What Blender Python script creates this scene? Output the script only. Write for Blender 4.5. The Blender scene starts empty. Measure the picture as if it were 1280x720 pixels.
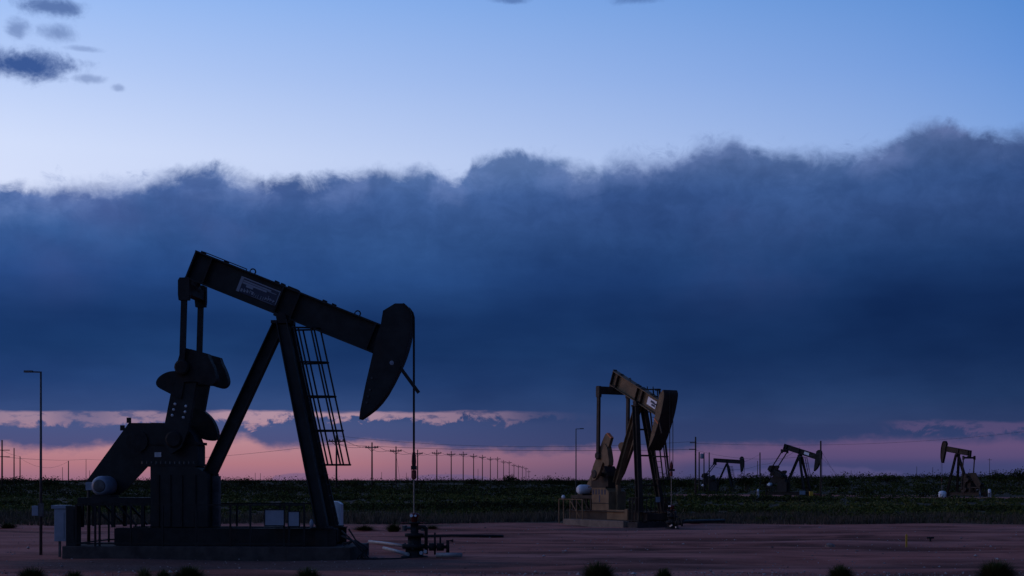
import bpy, math, random
import numpy as np
from mathutils import Vector, Matrix
random.seed(7); rng = np.random.default_rng(11)
S = bpy.context.scene
COL = S.collection
R = math.radians
FPX, EYE = 1778.0, 2.3

# ------------------------------------------------------------------ camera
cam = bpy.data.cameras.new('camera'); co = bpy.data.objects.new('camera', cam); COL.objects.link(co)
co.location = (0, 0, EYE); co.rotation_euler = (R(90), 0, 0)
cam.lens = 50; cam.sensor_width = 36; cam.shift_y = 0.1875; cam.clip_end = 20000; cam.clip_start = .1
S.camera = co
S.render.resolution_x, S.render.resolution_y = 1024, 576
S.view_settings.view_transform = 'Standard'; S.view_settings.look = 'None'
S.view_settings.exposure = 0; S.view_settings.gamma = 1

# ------------------------------------------------------------------ sky
def lin(c, m=1.0):
    return tuple(((v/255/12.92) if v/255 <= .04045 else ((v/255+.055)/1.055)**2.4)*m for v in c) + (1,)
SUN_AZ, SUN_EL = -75.0, 3.0
world = bpy.data.worlds.new('World'); S.world = world; world.use_nodes = True
wt = world.node_tree; wt.nodes.clear()
class NG:
    def __init__(s, t): s.t = t; s.n = t.nodes; s.l = t.links
    def put(s, sock, v):
        if hasattr(v, 'links'): s.l.new(v, sock)
        else: sock.default_value = v
    def m(s, op, a, b=0.0, c=0.0, clamp=False):
        n = s.n.new('ShaderNodeMath'); n.operation = op; n.use_clamp = clamp
        s.put(n.inputs[0], a); s.put(n.inputs[1], b); s.put(n.inputs[2], c); return n.outputs[0]
    def rng(s, v, a, b, lo=0.0, hi=1.0, kind='SMOOTHSTEP'):
        n = s.n.new('ShaderNodeMapRange'); n.interpolation_type = kind; n.clamp = True
        s.put(n.inputs[0], v)
        for i, q in ((1, a), (2, b), (3, lo), (4, hi)): s.put(n.inputs[i], q)
        return n.outputs[0]
    def mix(s, f, a, b, kind='MIX'):
        n = s.n.new('ShaderNodeMix'); n.data_type = 'RGBA'; n.blend_type = kind
        s.put(n.inputs[0], f); s.put(n.inputs[6], a); s.put(n.inputs[7], b); return n.outputs[2]
    def ramp(s, f, stops, interp='LINEAR'):
        n = s.n.new('ShaderNodeValToRGB'); e = n.color_ramp.elements; n.color_ramp.interpolation = interp
        while len(e) > 1: e.remove(e[-1])
        e[0].position, e[0].color = stops[0]
        for p, c in stops[1:]:
            k = e.new(p); k.color = c
        s.put(n.inputs[0], f); return n.outputs[0]
    def curve(s, v, a, b, pts, lo, hi):
        """piecewise curve through pts (x, y)"""
        n = s.n.new('ShaderNodeFloatCurve'); c = n.mapping.curves[0]
        q = [((x-a)/(b-a), (y-lo)/(hi-lo)) for x, y in pts]
        c.points[0].location = q[0]; c.points[1].location = q[-1]
        for x, y in q[1:-1]: c.points.new(x, y)
        n.mapping.update()
        s.put(n.inputs[1], s.rng(v, a, b, 0.0, 1.0, 'LINEAR'))
        return s.m('MULTIPLY_ADD', n.outputs[0], hi-lo, lo)
    def noise(s, vec, scale, detail=4.0, rough=.55, stretch=None, dist=0.0):
        if stretch:
            mp = s.n.new('ShaderNodeMapping'); mp.inputs['Scale'].default_value = stretch
            s.l.new(vec, mp.inputs[0]); vec = mp.outputs[0]
        n = s.n.new('ShaderNodeTexNoise'); s.l.new(vec, n.inputs['Vector'])
        n.inputs['Scale'].default_value = scale; n.inputs['Detail'].default_value = detail
        n.inputs['Roughness'].default_value = rough; n.inputs['Distortion'].default_value = dist
        return n.outputs['Fac']
g = NG(wt)
tc = wt.nodes.new('ShaderNodeTexCoord'); dirv = tc.outputs['Generated']
sx = wt.nodes.new('ShaderNodeSeparateXYZ'); wt.links.new(dirv, sx.inputs[0])
X, Y, Z = sx.outputs
az = g.m('ARCTAN2', X, Y)
hyp = g.m('SQRT', g.m('ADD', g.m('MULTIPLY', X, X), g.m('MULTIPLY', Y, Y)))
tanel = g.m('DIVIDE', Z, g.m('MAXIMUM', hyp, .02))
U = g.m('MULTIPLY_ADD', az, FPX, 640.0)          # azimuth, in steps of 1/1778 radian
V = g.m('MULTIPLY_ADD', tanel, -FPX, 600.0)      # height angle, same steps; 600 is the horizon
glow = g.m('MULTIPLY_ADD', g.m('COSINE', g.m('SUBTRACT', az, R(SUN_AZ))), .5, .5)
T = g.rng(glow, .42, .80, 0, 1, 'LINEAR')        # 1 towards the set sun, 0 away from it
n_big = g.noise(dirv, 7, 3, .5, (1, 1, 1.8)); n_mid = g.noise(dirv, 24, 5, .55, (1, 1, 1.5)); n_fin = g.noise(dirv, 80, 6, .6, (1, 1, 1.3))
n_fin3 = g.noise(dirv, 55, 7, .68, (1, 1, 1.2), .5)
n_fin2 = g.noise(dirv, 190, 5, .6)
n_str = g.noise(dirv, 22, 5, .6, (1, 1, 4.5)); n_str2 = g.noise(dirv, 60, 5, .6, (1, 1, 3.0))
c0 = lambda n: g.m('SUBTRACT', n, .5)
def vramp(lo, hi, stops):
    return g.ramp(g.rng(V, lo, hi, 0, 1, 'LINEAR'), [((v-lo)/(hi-lo), lin(c)) for v, c in stops])
clearL = vramp(-2200, 300, [(-2200, (46, 66, 122)), (-900, (78, 114, 190)), (-300, (110, 152, 226)), (0, (148, 184, 242)), (100, (178, 200, 244)), (200, (208, 219, 248)), (300, (214, 220, 245))])
clearR = vramp(-2200, 300, [(-2200, (40, 58, 112)), (-900, (44, 78, 150)), (-300, (46, 100, 180)), (0, (62, 124, 200)), (100, (84, 136, 210)), (200, (108, 150, 215)), (300, (120, 155, 215))])
clear = g.mix(g.m('POWER', g.rng(glow, .445, .80, 0, 1, 'LINEAR'), .78), clearR, clearL)
sk = wt.nodes.new('ShaderNodeTexSky'); sk.sky_type = 'NISHITA'; sk.sun_disc = False
sk.sun_elevation = R(SUN_EL); sk.sun_rotation = R(SUN_AZ); sk.altitude = 900
clear = g.mix(.02, clear, sk.outputs[0], 'ADD')
# small dark clouds high in the west
el = None
for cx, cy, rx, ry, st in ((52, 108, 62, 20, 1.0), (80, 38, 42, 12, .8), (45, 68, 14, 13, .55), (90, 68, 19, 12, .55), (122, 119, 20, 6, .45), (160, 128, 9, 5, .4), (118, 84, 22, 4, .35), (640, 0, 26, 5, .6), (796, 1, 34, 7, .5)):
    a = g.m('DIVIDE', g.m('SUBTRACT', U, float(cx)), float(rx)); b = g.m('DIVIDE', g.m('SUBTRACT', V, float(cy)), float(ry))
    d = g.m('SQRT', g.m('ADD', g.m('MULTIPLY', a, a), g.m('MULTIPLY', b, b)))
    d = g.m('ADD', d, g.m('ADD', g.m('MULTIPLY', c0(n_fin), .9), g.m('ADD', g.m('MULTIPLY', c0(n_fin3), 1.6), g.m('MULTIPLY', c0(n_fin2), .3))))
    k = g.rng(d, 1.35, .25, 0, st)
    el = k if el is None else g.m('MAXIMUM', el, k)
clear = g.mix(el, clear, lin((58, 88, 148)))
# the cloud bank
bankL = vramp(150, 550, [(150, (112, 140, 190)), (215, (88, 119, 174)), (245, (66, 100, 160)), (300, (54, 92, 152)), (350, (42, 80, 142)), (400, (29, 63, 117)), (440, (29, 62, 114)), (480, (38, 68, 122)), (510, (52, 76, 128)), (550, (64, 80, 128))])
bankR = vramp(150, 550, [(150, (80, 106, 156)), (190, (66, 92, 142)), (230, (49, 79, 132)), (270, (40, 66, 117)), (330, (22, 49, 96)), (380, (14, 37, 80)), (450, (19, 42, 84)), (500, (30, 53, 94)), (535, (42, 57, 98)), (550, (48, 58, 100))])
bank = g.mix(T, bankR, bankL)
bank = g.mix(1.0, bank, g.mix(g.rng(n_big, .3, .7), (.80, .82, .86, 1), (1.22, 1.18, 1.12, 1)), 'MULTIPLY')
bank = g.mix(1.0, bank, g.mix(g.rng(n_str, .3, .7), (.96, .965, .97, 1), (1.05, 1.04, 1.03, 1)), 'MULTIPLY')
puff = g.m('MULTIPLY', g.rng(V, 420.0, 230.0), g.rng(g.m('ADD', g.m('MULTIPLY', n_fin3, .6), g.m('MULTIPLY', n_mid, .4)), .36, .64))
bank = g.mix(1.0, bank, g.mix(puff, (.90, .90, .91, 1), (1.16, 1.12, 1.10, 1)), 'MULTIPLY')
bank = g.mix(g.m('MULTIPLY', g.rng(V, 430.0, 260.0), g.rng(g.noise(dirv, 5.5, 4, .55, (1, 1, 1.4)), .46, .68, 0, .38)), bank, g.mix(T, lin((58, 66, 112)), lin((88, 100, 158))))   # violet-grey billows
# lit fringe of the upper lobes
topc = g.curve(U, -60, 1340, [(-60, 255), (26, 254), (110, 241), (190, 229), (220, 222), (275, 218), (350, 229), (420, 218), (480, 211), (535, 211), (572, 223), (592, 203), (640, 191), (700, 195), (718, 204), (745, 204), (762, 193), (830, 194), (905, 175), (935, 188), (1000, 195), (1075, 194), (1110, 184), (1155, 168), (1200, 186), (1254, 186), (1340, 196)], 100, 300)
top = g.m('ADD', topc, g.m('ADD', g.m('MULTIPLY', c0(n_mid), 18.0), g.m('ADD', g.m('MULTIPLY', c0(n_fin3), 30.0), g.m('MULTIPLY', c0(n_fin), 20.0))))
dens = g.rng(g.m('SUBTRACT', V, top), -8.0, g.rng(g.noise(dirv, 13, 3, .5), .35, .65, 8.0, 28.0))
wisp = g.m('MULTIPLY', g.rng(g.m('ADD', g.m('SUBTRACT', V, topc), g.m('MULTIPLY', c0(n_fin3), 110.0)), -6.0, 26.0), g.rng(n_mid, .46, .66, 0, .55))
dens = g.m('MAXIMUM', dens, wisp)
fringe = g.rng(g.m('SUBTRACT', V, top), 55.0, 0.0)
bank = g.mix(g.m('MULTIPLY', fringe, g.rng(n_mid, .42, .62, .08, .5)), bank, g.mix(T, lin((108, 122, 172)), lin((120, 145, 200))))
# the light under the bank
pinkL = vramp(490, 600, [(490, (178, 148, 168)), (525, (176, 142, 158)), (555, (184, 134, 144)), (580, (176, 119, 130)), (600, (150, 106, 130))])
pinkR = vramp(490, 600, [(490, (84, 78, 120)), (530, (86, 76, 116)), (560, (96, 78, 118)), (574, (86, 74, 116)), (590, (58, 64, 106)), (600, (54, 62, 104))])
pink = g.mix(g.curve(U, 0, 1300, [(0, 0), (350, .04), (560, .42), (760, .70), (900, .92), (1030, 1), (1300, 1)], 0, 1), pinkL, pinkR)
strL = vramp(510, 580, [(510, (62, 82, 130)), (535, (72, 84, 130)), (560, (78, 80, 124)), (580, (84, 78, 122))])
strR = vramp(510, 580, [(510, (38, 57, 100)), (580, (56, 66, 108))])
strat = g.mix(g.rng(U, 300.0, 900.0), strL, strR)
lowc = g.curve(U, 0, 1300, [(0, 560), (60, 563), (130, 561), (180, 552), (260, 549), (310, 550), (345, 561), (385, 556), (440, 553), (520, 558), (600, 565), (700, 563), (860, 561), (960, 556), (1050, 551), (1160, 553), (1300, 556)], 500, 600)
lowe = g.m('ADD', lowc, g.m('ADD', g.m('MULTIPLY', c0(n_mid), 22.0), g.m('ADD', g.m('MULTIPLY', c0(n_str2), 12.0), g.m('MULTIPLY', c0(n_fin), 10.0))))
smask = g.rng(g.m('SUBTRACT', V, lowe), 7.0, -8.0)
lower = g.mix(smask, pink, strat)
# low violet haze towards the dark side of the horizon
lower = g.mix(g.m('MULTIPLY', g.rng(V, 570.0, 586.0), g.rng(U, 790.0, 900.0, 0, .85)), lower, lin((64, 68, 112)))
# far low cloud heads on the horizon
for cx, rx, ry in ((375, 34, 9), (560, 60, 8), (1010, 120, 18)):
    a = g.m('DIVIDE', g.m('SUBTRACT', U, float(cx)), float(rx)); b = g.m('DIVIDE', g.m('SUBTRACT', V, 600.0), float(ry))
    d = g.m('ADD', g.m('SQRT', g.m('ADD', g.m('MULTIPLY', a, a), g.m('MULTIPLY', b, b))), g.m('MULTIPLY', c0(n_fin), .5))
    lower = g.mix(g.rng(d, 1.05, .8, 0, .5), lower, lin((92, 84, 128)))
gapc = g.curve(U, 0, 1300, [(0, .3), (60, .7), (120, .35), (185, .6), (240, .5), (285, .95), (460, 1), (600, .75), (690, .12), (760, 0), (1080, 0), (1130, .7), (1300, .75)], 0, 1)
gapy = g.curve(U, 0, 1300, [(0, 527), (300, 524), (640, 523), (900, 528), (1200, 538), (1300, 540)], 500, 600)
gd0 = g.m('ADD', g.m('SUBTRACT', V, gapy), g.m('MULTIPLY', c0(n_str), 12.0))
g_up = g.rng(gd0, -10.0, -5.0)                                            # flat base of the bank above the slit
g_dn = g.rng(g.m('ADD', gd0, g.m('ADD', g.m('MULTIPLY', c0(n_mid), 40.0), g.m('MULTIPLY', c0(n_fin3), 46.0))), 7.0, 1.0)   # heads of the low cloud below it
gm = g.m('MULTIPLY', g.m('MULTIPLY', g_up, g_dn), g.m('MULTIPLY', gapc, g.rng(n_str2, .34, .5, .3, 1.0)))
bank_low = g.m('ADD', gapy, g.m('MULTIPLY', c0(n_str), 20.0))
under = g.rng(g.m('SUBTRACT', V, bank_low), -8.0, 8.0)
sky = g.mix(under, bank, lower)
sky = g.mix(gm, sky, pink)
sky = g.mix(dens, clear, sky)
sky = g.mix(1.0, sky, g.mix(g.rng(glow, .42, .02), (1, 1, 1, 1), (.34, .34, .36, 1)), 'MULTIPLY')   # the dusk sky darkens away from the sunset
bg = wt.nodes.new('ShaderNodeBackground'); bg.inputs[1].default_value = 1.0
wt.links.new(sky, bg.inputs[0])
wo = wt.nodes.new('ShaderNodeOutputWorld'); wt.links.new(bg.outputs[0], wo.inputs[0])

# ------------------------------------------------------------------ last light of the set sun
sl = bpy.data.lights.new('sun', 'SUN'); sl.energy = .3; sl.angle = R(18); sl.color = (1, .62, .5)
so = bpy.data.objects.new('sun', sl); COL.objects.link(so)
sd = Vector((math.sin(R(SUN_AZ))*math.cos(R(SUN_EL+4)), math.cos(R(SUN_AZ))*math.cos(R(SUN_EL+4)), math.sin(R(SUN_EL+4))))
so.rotation_euler = sd.to_track_quat('Z', 'Y').to_euler()

# ------------------------------------------------------------------ helpers
def mat(name, base, rough=.6, metal=0.0, var=.25, vscale=3.0, bump=.15, dirt=None, dscale=1.2):
    m = bpy.data.materials.new(name); m.use_nodes = True
    q = NG(m.node_tree); b = m.node_tree.nodes['Principled BSDF']
    c = m.node_tree.nodes.new('ShaderNodeTexCoord').outputs['Object']
    n = q.noise(c, vscale, 6, .6); n2 = q.noise(c, dscale, 5, .65, None, .6)
    lo = tuple(v*(1-var) for v in base)+(1,); hi = tuple(min(1, v*(1+var)) for v in base)+(1,)
    colr = q.mix(q.rng(n, .3, .7), lo, hi)
    if dirt: colr = q.mix(q.rng(n2, .52, .72, 0, .75), colr, tuple(dirt)+(1,))
    m.node_tree.links.new(colr, b.inputs['Base Color'])
    q.put(b.inputs['Roughness'], q.rng(n2, .3, .7, rough-.12, min(1, rough+.12), 'LINEAR')); b.inputs['Metallic'].default_value = metal; b.inputs['Specular IOR Level'].default_value = .25
    if bump:
        bp = m.node_tree.nodes.new('ShaderNodeBump'); bp.inputs['Strength'].default_value = bump; bp.inputs['Distance'].default_value = .02
        q.l.new(q.noise(c, vscale*8, 4, .6), bp.inputs['Height']); q.l.new(bp.outputs[0], b.inputs['Normal'])
    return m
M = dict(
    black=mat('black_paint', (.014, .014, .014), .7, 0, .35, 2.5, .1, (.028, .02, .015)),
    blackrust=mat('black_weathered', (.012, .011, .011), .75, 0, .4, 4, .2, (.035, .017, .012)),
    tan=mat('tan_paint', (.165, .10, .052), .65, 0, .2, 2.0, .1, (.13, .07, .04)),
    tandark=mat('brown_paint', (.035, .024, .018), .7, 0, .3, 2.0, .1, (.06, .035, .025)),
    brown=mat('far_brown_paint', (.034, .022, .015), .7, 0, .2, 2.0, .1),
    orange=mat('orange_paint', (.65, .16, .05), .5, 0, .15, 4, .05),
    white=mat('white_paint', (.58, .59, .62), .45, 0, .08, 3, .03, (.5, .48, .45)),
    signwhite=mat('white_sign_enamel', (.80, .79, .82), .4, 0, .05, 3, 0),
    paleblue=mat('pale_blue_grey_paint', (.19, .21, .25), .5, 0, .1, 3, .03, (.3, .32, .36)),
    grey=mat('galvanised_steel', (.35, .36, .38), .45, .4, .15, 6, .05),
    steel=mat('dark_steel', (.07, .07, .072), .5, .5, .3, 6, .1, (.08, .045, .03)),
    red=mat('dull_red_paint', (.16, .03, .025), .55, 0, .25, 6, .1),
    concrete=mat('concrete', (.19, .14, .105), .9, 0, .2, 3, .4, (.12, .10, .09)),
    concrete_dark=mat('stained_concrete', (.052, .040, .036), .9, 0, .3, 3, .4, (.026, .02, .018)),
    wood=mat('creosoted_wood', (.05, .038, .03), .85, 0, .3, 5, .3),
    rod=mat('polished_rod', (.32, .27, .22), .35, .6, .1, 6, .02),
    ink=mat('dark_lettering', (.03, .035, .06), .6, 0, .1, 5, 0),
    yellow=mat('yellow_paint', (.5, .27, .03), .6, 0, .1, 6, .05),
    wire=mat('wire', (.05, .05, .055), .6, .3, .1, 5, 0),
    pipe=mat('pale_pipe', (.26, .25, .25), .5, .1, .2, 5, .05, (.2, .16, .14)),
    rubber=mat('black_hose', (.02, .02, .02), .7, 0, .2, 5, .1),
    rock=mat('rock', (.20, .14, .12), .9, 0, .3, 8, .4),
)
class MB:
    def __init__(s): s.v = []; s.f = []
    def add(s, vs, fs):
        o = len(s.v); s.v += [tuple(p) for p in vs]; s.f += [tuple(i+o for i in q) for q in fs]; return s
    def box(s, x0, x1, y0, y1, z0, z1):
        return s.add([(x0, y0, z0), (x1, y0, z0), (x1, y1, z0), (x0, y1, z0), (x0, y0, z1), (x1, y0, z1), (x1, y1, z1), (x0, y1, z1)],
                     [(0, 3, 2, 1), (4, 5, 6, 7), (0, 1, 5, 4), (1, 2, 6, 5), (2, 3, 7, 6), (3, 0, 4, 7)])
    def bar(s, p, q, w, h, side=(0, 1, 0)):
        """box along p-q, w across `side`, h across the third axis"""
        p, q = Vector(p), Vector(q); d = (q-p).normalized(); b = Vector(side)
        if abs(d.dot(b)) > .95: b = Vector((1, 0, 0))
        b = (b-d*b.dot(d)).normalized(); c = d.cross(b)
        vs = [e+b*(i*w/2)+c*(j*h/2) for e in (p, q) for i, j in ((-1, -1), (1, -1), (1, 1), (-1, 1))]
        return s.add(vs, [(0, 3, 2, 1), (4, 5, 6, 7), (0, 1, 5, 4), (1, 2, 6, 5), (2, 3, 7, 6), (3, 0, 4, 7)])
    def ibeam(s, p, q, h, w, t=.03, side=(0, 1, 0)):
        """I section: depth h across the third axis, flanges w across `side`"""
        p, q = Vector(p), Vector(q); d = (q-p).normalized(); b = Vector(side); b = (b-d*b.dot(d)).normalized(); c = d.cross(b)
        for k in (-1, 1):
            o = c*(k*(h/2-t/2)); s.bar(p+o, q+o, w, t, side)
        return s.bar(p, q, t*.8, h-2*t, side)
    def tube(s, pts, r, n=8, r1=None):
        pts = [Vector(p) for p in pts]; o = len(s.v); m = len(pts)
        for i, p in enumerate(pts):
            d = (pts[min(i+1, m-1)]-pts[max(i-1, 0)]).normalized()
            a = Vector((0, 0, 1)) if abs(d.z) < .9 else Vector((1, 0, 0))
            b = d.cross(a).normalized(); c = d.cross(b); rr = r if r1 is None else r+(r1-r)*i/(m-1)
            s.v += [tuple(p+(b*math.cos(k*2*math.pi/n)+c*math.sin(k*2*math.pi/n))*rr) for k in range(n)]
        for i in range(m-1):
            for k in range(n):
                s.f.append((o+i*n+k, o+i*n+(k+1) % n, o+(i+1)*n+(k+1) % n, o+(i+1)*n+k))
        s.f.append(tuple(o+k for k in range(n))[::-1]); s.f.append(tuple(o+(m-1)*n+k for k in range(n))); return s
    def lathe(s, c, axis, prof, n=16):
        """prof: (distance along axis, radius)"""
        c = Vector(c); d = Vector(axis).normalized(); a = Vector((0, 0, 1)) if abs(d.z) < .9 else Vector((1, 0, 0))
        b = d.cross(a).normalized(); e = d.cross(b); o = len(s.v); m = len(prof)
        for t, r in prof:
            s.v += [tuple(c+d*t+(b*math.cos(k*2*math.pi/n)+e*math.sin(k*2*math.pi/n))*max(r, .001)) for k in range(n)]
        for i in range(m-1):
            for k in range(n): s.f.append((o+i*n+k, o+i*n+(k+1) % n, o+(i+1)*n+(k+1) % n, o+(i+1)*n+k))
        s.f.append(tuple(o+k for k in range(n))[::-1]); s.f.append(tuple(o+(m-1)*n+k for k in range(n))); return s
    def prism(s, poly, y0, y1, fn=lambda a, y, b: (a, y, b)):
        n = len(poly); vs = [fn(a, y0, b) for a, b in poly]+[fn(a, y1, b) for a, b in poly]
        return s.add(vs, [tuple(range(n)), tuple(range(2*n-1, n-1, -1))]+[(i, i+n, (i+1) % n+n, (i+1) % n) for i in range(n)])
    def torus(s, c, ax1, ax2, Rr, r, n=14):
        c, a, b = Vector(c), Vector(ax1), Vector(ax2)
        return s.tube([c+(a*math.cos(i*2*math.pi/n)+b*math.sin(i*2*math.pi/n))*Rr for i in range(n+1)], r, 6)
    def each(s, name, m, parent=None, smooth=False):
        """every loose piece an object of its own"""
        lab = list(range(len(s.v)))
        def find(i):
            while lab[i] != i: lab[i] = lab[lab[i]]; i = lab[i]
            return i
        for f in s.f:
            for k in f[1:]: lab[find(k)] = find(f[0])
        grp = {}
        for f in s.f: grp.setdefault(find(f[0]), []).append(f)
        for fs in grp.values():
            p = MB(); ids = sorted({k for f in fs for k in f}); mp = {k: i for i, k in enumerate(ids)}
            p.add([s.v[k] for k in ids], [tuple(mp[k] for k in f) for f in fs]).build(name, m, parent, smooth)
    def build(s, name, m, parent=None, smooth=False, bevel=0):
        me = bpy.data.meshes.new(name); me.from_pydata(s.v, [], s.f)
        import bmesh
        bm = bmesh.new(); bm.from_mesh(me); bmesh.ops.recalc_face_normals(bm, faces=bm.faces); bm.to_mesh(me); bm.free()
        me.materials.append(m)
        if smooth: me.polygons.foreach_set('use_smooth', [len(p.vertices) == 4 for p in me.polygons])
        o = bpy.data.objects.new(name, me); COL.objects.link(o)
        if bevel:
            q = o.modifiers.new('edge', 'BEVEL'); q.width = bevel; q.segments = 2; q.limit_method = 'ANGLE'
        if parent: o.parent = parent
        return o
def tag(o, label=None, cat=None, group=None, kind=None):
    if label: o['label'] = label
    if cat: o['category'] = cat
    if group: o['group'] = group
    if kind: o['kind'] = kind
    return o
def empty(name, loc, rz=0.0, sc=1.0):
    o = bpy.data.objects.new(name, None); COL.objects.link(o); o.location = loc; o.rotation_euler = (0, 0, rz); o.scale = (sc,)*3
    o.empty_display_size = .2
    return o
def copy_tree(o, parent=None):
    c = o.copy(); COL.objects.link(c); c.parent = parent
    for ch in o.children: copy_tree(ch, c)
    return c
def at(px, D): return (px-640)/FPX*D         # sideways distance of a bearing measured in the photograph
def ss(a, b, v):
    t = np.clip((v-a)/(b-a), 0, 1); return t*t*(3-2*t)
def ground_z(x, y):
    x = np.asarray(x, float); y = np.asarray(y, float); d = np.hypot(x, y); az_ = np.arctan2(x, np.maximum(y, 1e-3))
    z = ss(230, 620, d)*1.0*(1-.5*ss(850, 1500, d))
    z = z+ss(.02, .30, az_)*2.0*ss(200, 420, d)
    z = z+(np.sin(x*.021+1.3)*np.sin(y*.017+.4)*.45+np.sin(x*.06+y*.02)*.2+np.sin(x*.13+1)*np.sin(y*.05)*.2)*ss(225, 380, d)
    return z
gz = lambda x, y: float(ground_z(x, y))

# ------------------------------------------------------------------ the ground
def axis_lines(stops):
    out = []
    for a, b, st in stops: out += list(np.arange(a, b, st))
    return np.array(out+[stops[-1][1]])
ys = axis_lines([(-400, -60, 40), (-60, 24, 6), (24, 34, .3), (34, 76, .3), (76, 150, 3), (150, 900, 12), (900, 2000, 60), (2000, 9000, 700)])
xs = axis_lines([(-6000, -900, 600), (-900, -120, 30), (-120, -28, 4), (-28, 28, .5), (28, 120, 4), (120, 900, 30), (900, 6000, 600)])
gx, gy = np.meshgrid(xs, ys); gzv = ground_z(gx, gy)
near = ss(22, 27, gy)*(1-ss(70, 80, gy))*(1-ss(24, 30, np.abs(gx)))
lump = np.zeros_like(gx)
for i in range(26):
    kx, ky, ph = rng.normal(0, .5), rng.normal(0, 1.3), rng.uniform(0, 6.3); lump += np.sin(gx*kx+gy*ky+ph)*.008
rut = np.zeros_like(gx); rut_c = np.zeros_like(gx)
for y0, sl_, amp, x0, x1 in ((47.5, .03, 1, -2, 30), (49.3, .03, 1, -2, 30), (55.0, -.02, .8, 2, 30), (57.0, -.02, .8, 2, 30), (38.5, .06, .7, -30, 30), (40.3, .06, .7, 2, 30), (60.5, .10, .9, -8, 8), (35.5, -.03, .8, -30, 30), (37.2, -.03, .8, -30, 30), (62.5, .0, .8, 6, 28), (52.0, -.1, .7, -4, 20), (44.5, .02, .7, 0, 30), (65.0, .01, .9, -7, 2)):
    yc = y0+sl_*gx+np.sin(gx*.15+y0)*.4
    w = np.exp(-((gy-yc)/.6)**2)*ss(x0-3, x0+3, gx)*(1-ss(x1-3, x1+3, gx))
    rut -= w*.06*amp; rut += np.exp(-((gy-yc-.6)/.25)**2)*.05*amp*ss(x0-3, x0+3, gx)*(1-ss(x1-3, x1+3, gx)); rut_c = np.maximum(rut_c, w*amp)
gzv = gzv+near*(lump+rut)
ny, nx = gx.shape
me = bpy.data.meshes.new('ground')
vid = np.arange(nx*ny).reshape(ny, nx)
quads = np.stack([vid[:-1, :-1], vid[:-1, 1:], vid[1:, 1:], vid[1:, :-1]], -1).reshape(-1, 4)
me.from_pydata(np.stack([gx, gy, gzv], -1).reshape(-1, 3).tolist(), [], quads.tolist())
me.polygons.foreach_set('use_smooth', [True]*len(me.polygons))
at_ = me.attributes.new('rut', 'FLOAT', 'POINT'); at_.data.foreach_set('value', (rut_c*near).astype(np.float32).ravel())
gm_ = bpy.data.materials.new('red_dirt_and_soil'); gm_.use_nodes = True
q = NG(gm_.node_tree); b = gm_.node_tree.nodes['Principled BSDF']; b.inputs['Roughness'].default_value = .95; b.inputs['Specular IOR Level'].default_value = .1
oc = gm_.node_tree.nodes.new('ShaderNodeTexCoord').outputs['Object']
sp = gm_.node_tree.nodes.new('ShaderNodeSeparateXYZ'); q.l.new(oc, sp.inputs[0]); gX, gY = sp.outputs[0], sp.outputs[1]
na = q.noise(oc, .9, 6, .65, (.25, 1, 1)); nb = q.noise(oc, .22, 4, .5, (.4, 1, 1)); nc = q.noise(oc, 14, 5, .7); nd = q.noise(oc, .55, 6, .62, (.32, 1, 1), .6)
dirt = q.mix(q.rng(na, .3, .7), (.31, .086, .058, 1), (.54, .175, .124, 1))
dirt = q.mix(q.rng(nb, .42, .66, 0, .6), dirt, (.54, .21, .16, 1))
dirt = q.mix(q.rng(nd, .50, .64, 0, .8), dirt, (.15, .045, .03, 1))
dirt = q.mix(q.rng(nc, .5, .75, 0, .35), dirt, (.55, .29, .23, 1))
ra = gm_.node_tree.nodes.new('ShaderNodeAttribute'); ra.attribute_name = 'rut'
dirt = q.mix(q.m('MULTIPLY', ra.outputs['Fac'], q.rng(q.noise(oc, .35, 4, .6, (.5, 1, 1)), .38, .58, .1, .95)), dirt, (.07, .028, .02, 1))
for cx, cy, rx, ry, f_ in ((-7.6, 39.2, 8.5, 3.2, .85), (5.6, 66.6, 5.0, 1.8, .8)):   # dark oily gravel round the machines
    a = q.m('DIVIDE', q.m('SUBTRACT', gX, cx), rx); bb = q.m('DIVIDE', q.m('SUBTRACT', gY, cy), ry)
    d = q.m('SQRT', q.m('ADD', q.m('MULTIPLY', a, a), q.m('MULTIPLY', bb, bb)))
    dirt = q.mix(q.rng(q.m('ADD', d, q.m('MULTIPLY', q.m('SUBTRACT', na, .5), .9)), 1.05, .6, 0, f_), dirt, q.mix(q.rng(nc, .4, .7), (.085, .058, .05, 1), (.16, .115, .10, 1)))
soil = q.mix(q.rng(na, .3, .7), (.035, .027, .014, 1), (.09, .062, .038, 1))
edge = q.m('ADD', q.m('ADD', gY, q.m('MULTIPLY', q.m('SUBTRACT', nb, .5), 26.0)), q.m('MULTIPLY', gX, .03))
isoil = q.rng(edge, 73.0, 79.0)
for cx, cy, rx, ry in ((36, 206, 27, 7), (59, 184, 18, 8), (31, 218, 19, 6)):
    a = q.m('DIVIDE', q.m('SUBTRACT', gX, float(cx)), float(rx)); bb = q.m('DIVIDE', q.m('SUBTRACT', gY, float(cy)), float(ry))
    d = q.m('SQRT', q.m('ADD', q.m('MULTIPLY', a, a), q.m('MULTIPLY', bb, bb)))
    isoil = q.m('MULTIPLY', isoil, q.rng(q.m('ADD', d, q.m('SUBTRACT', nb, .5)), .8, 1.1))
q.l.new(q.mix(isoil, dirt, soil), b.inputs['Base Color'])
bp = gm_.node_tree.nodes.new('ShaderNodeBump'); bp.inputs['Strength'].default_value = .8; bp.inputs['Distance'].default_value = .05
q.l.new(q.m('ADD', nc, na), bp.inputs['Height']); q.l.new(bp.outputs[0], b.inputs['Normal'])
me.materials.append(gm_)
go = bpy.data.objects.new('ground', me); COL.objects.link(go); go['kind'] = 'structure'

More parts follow.
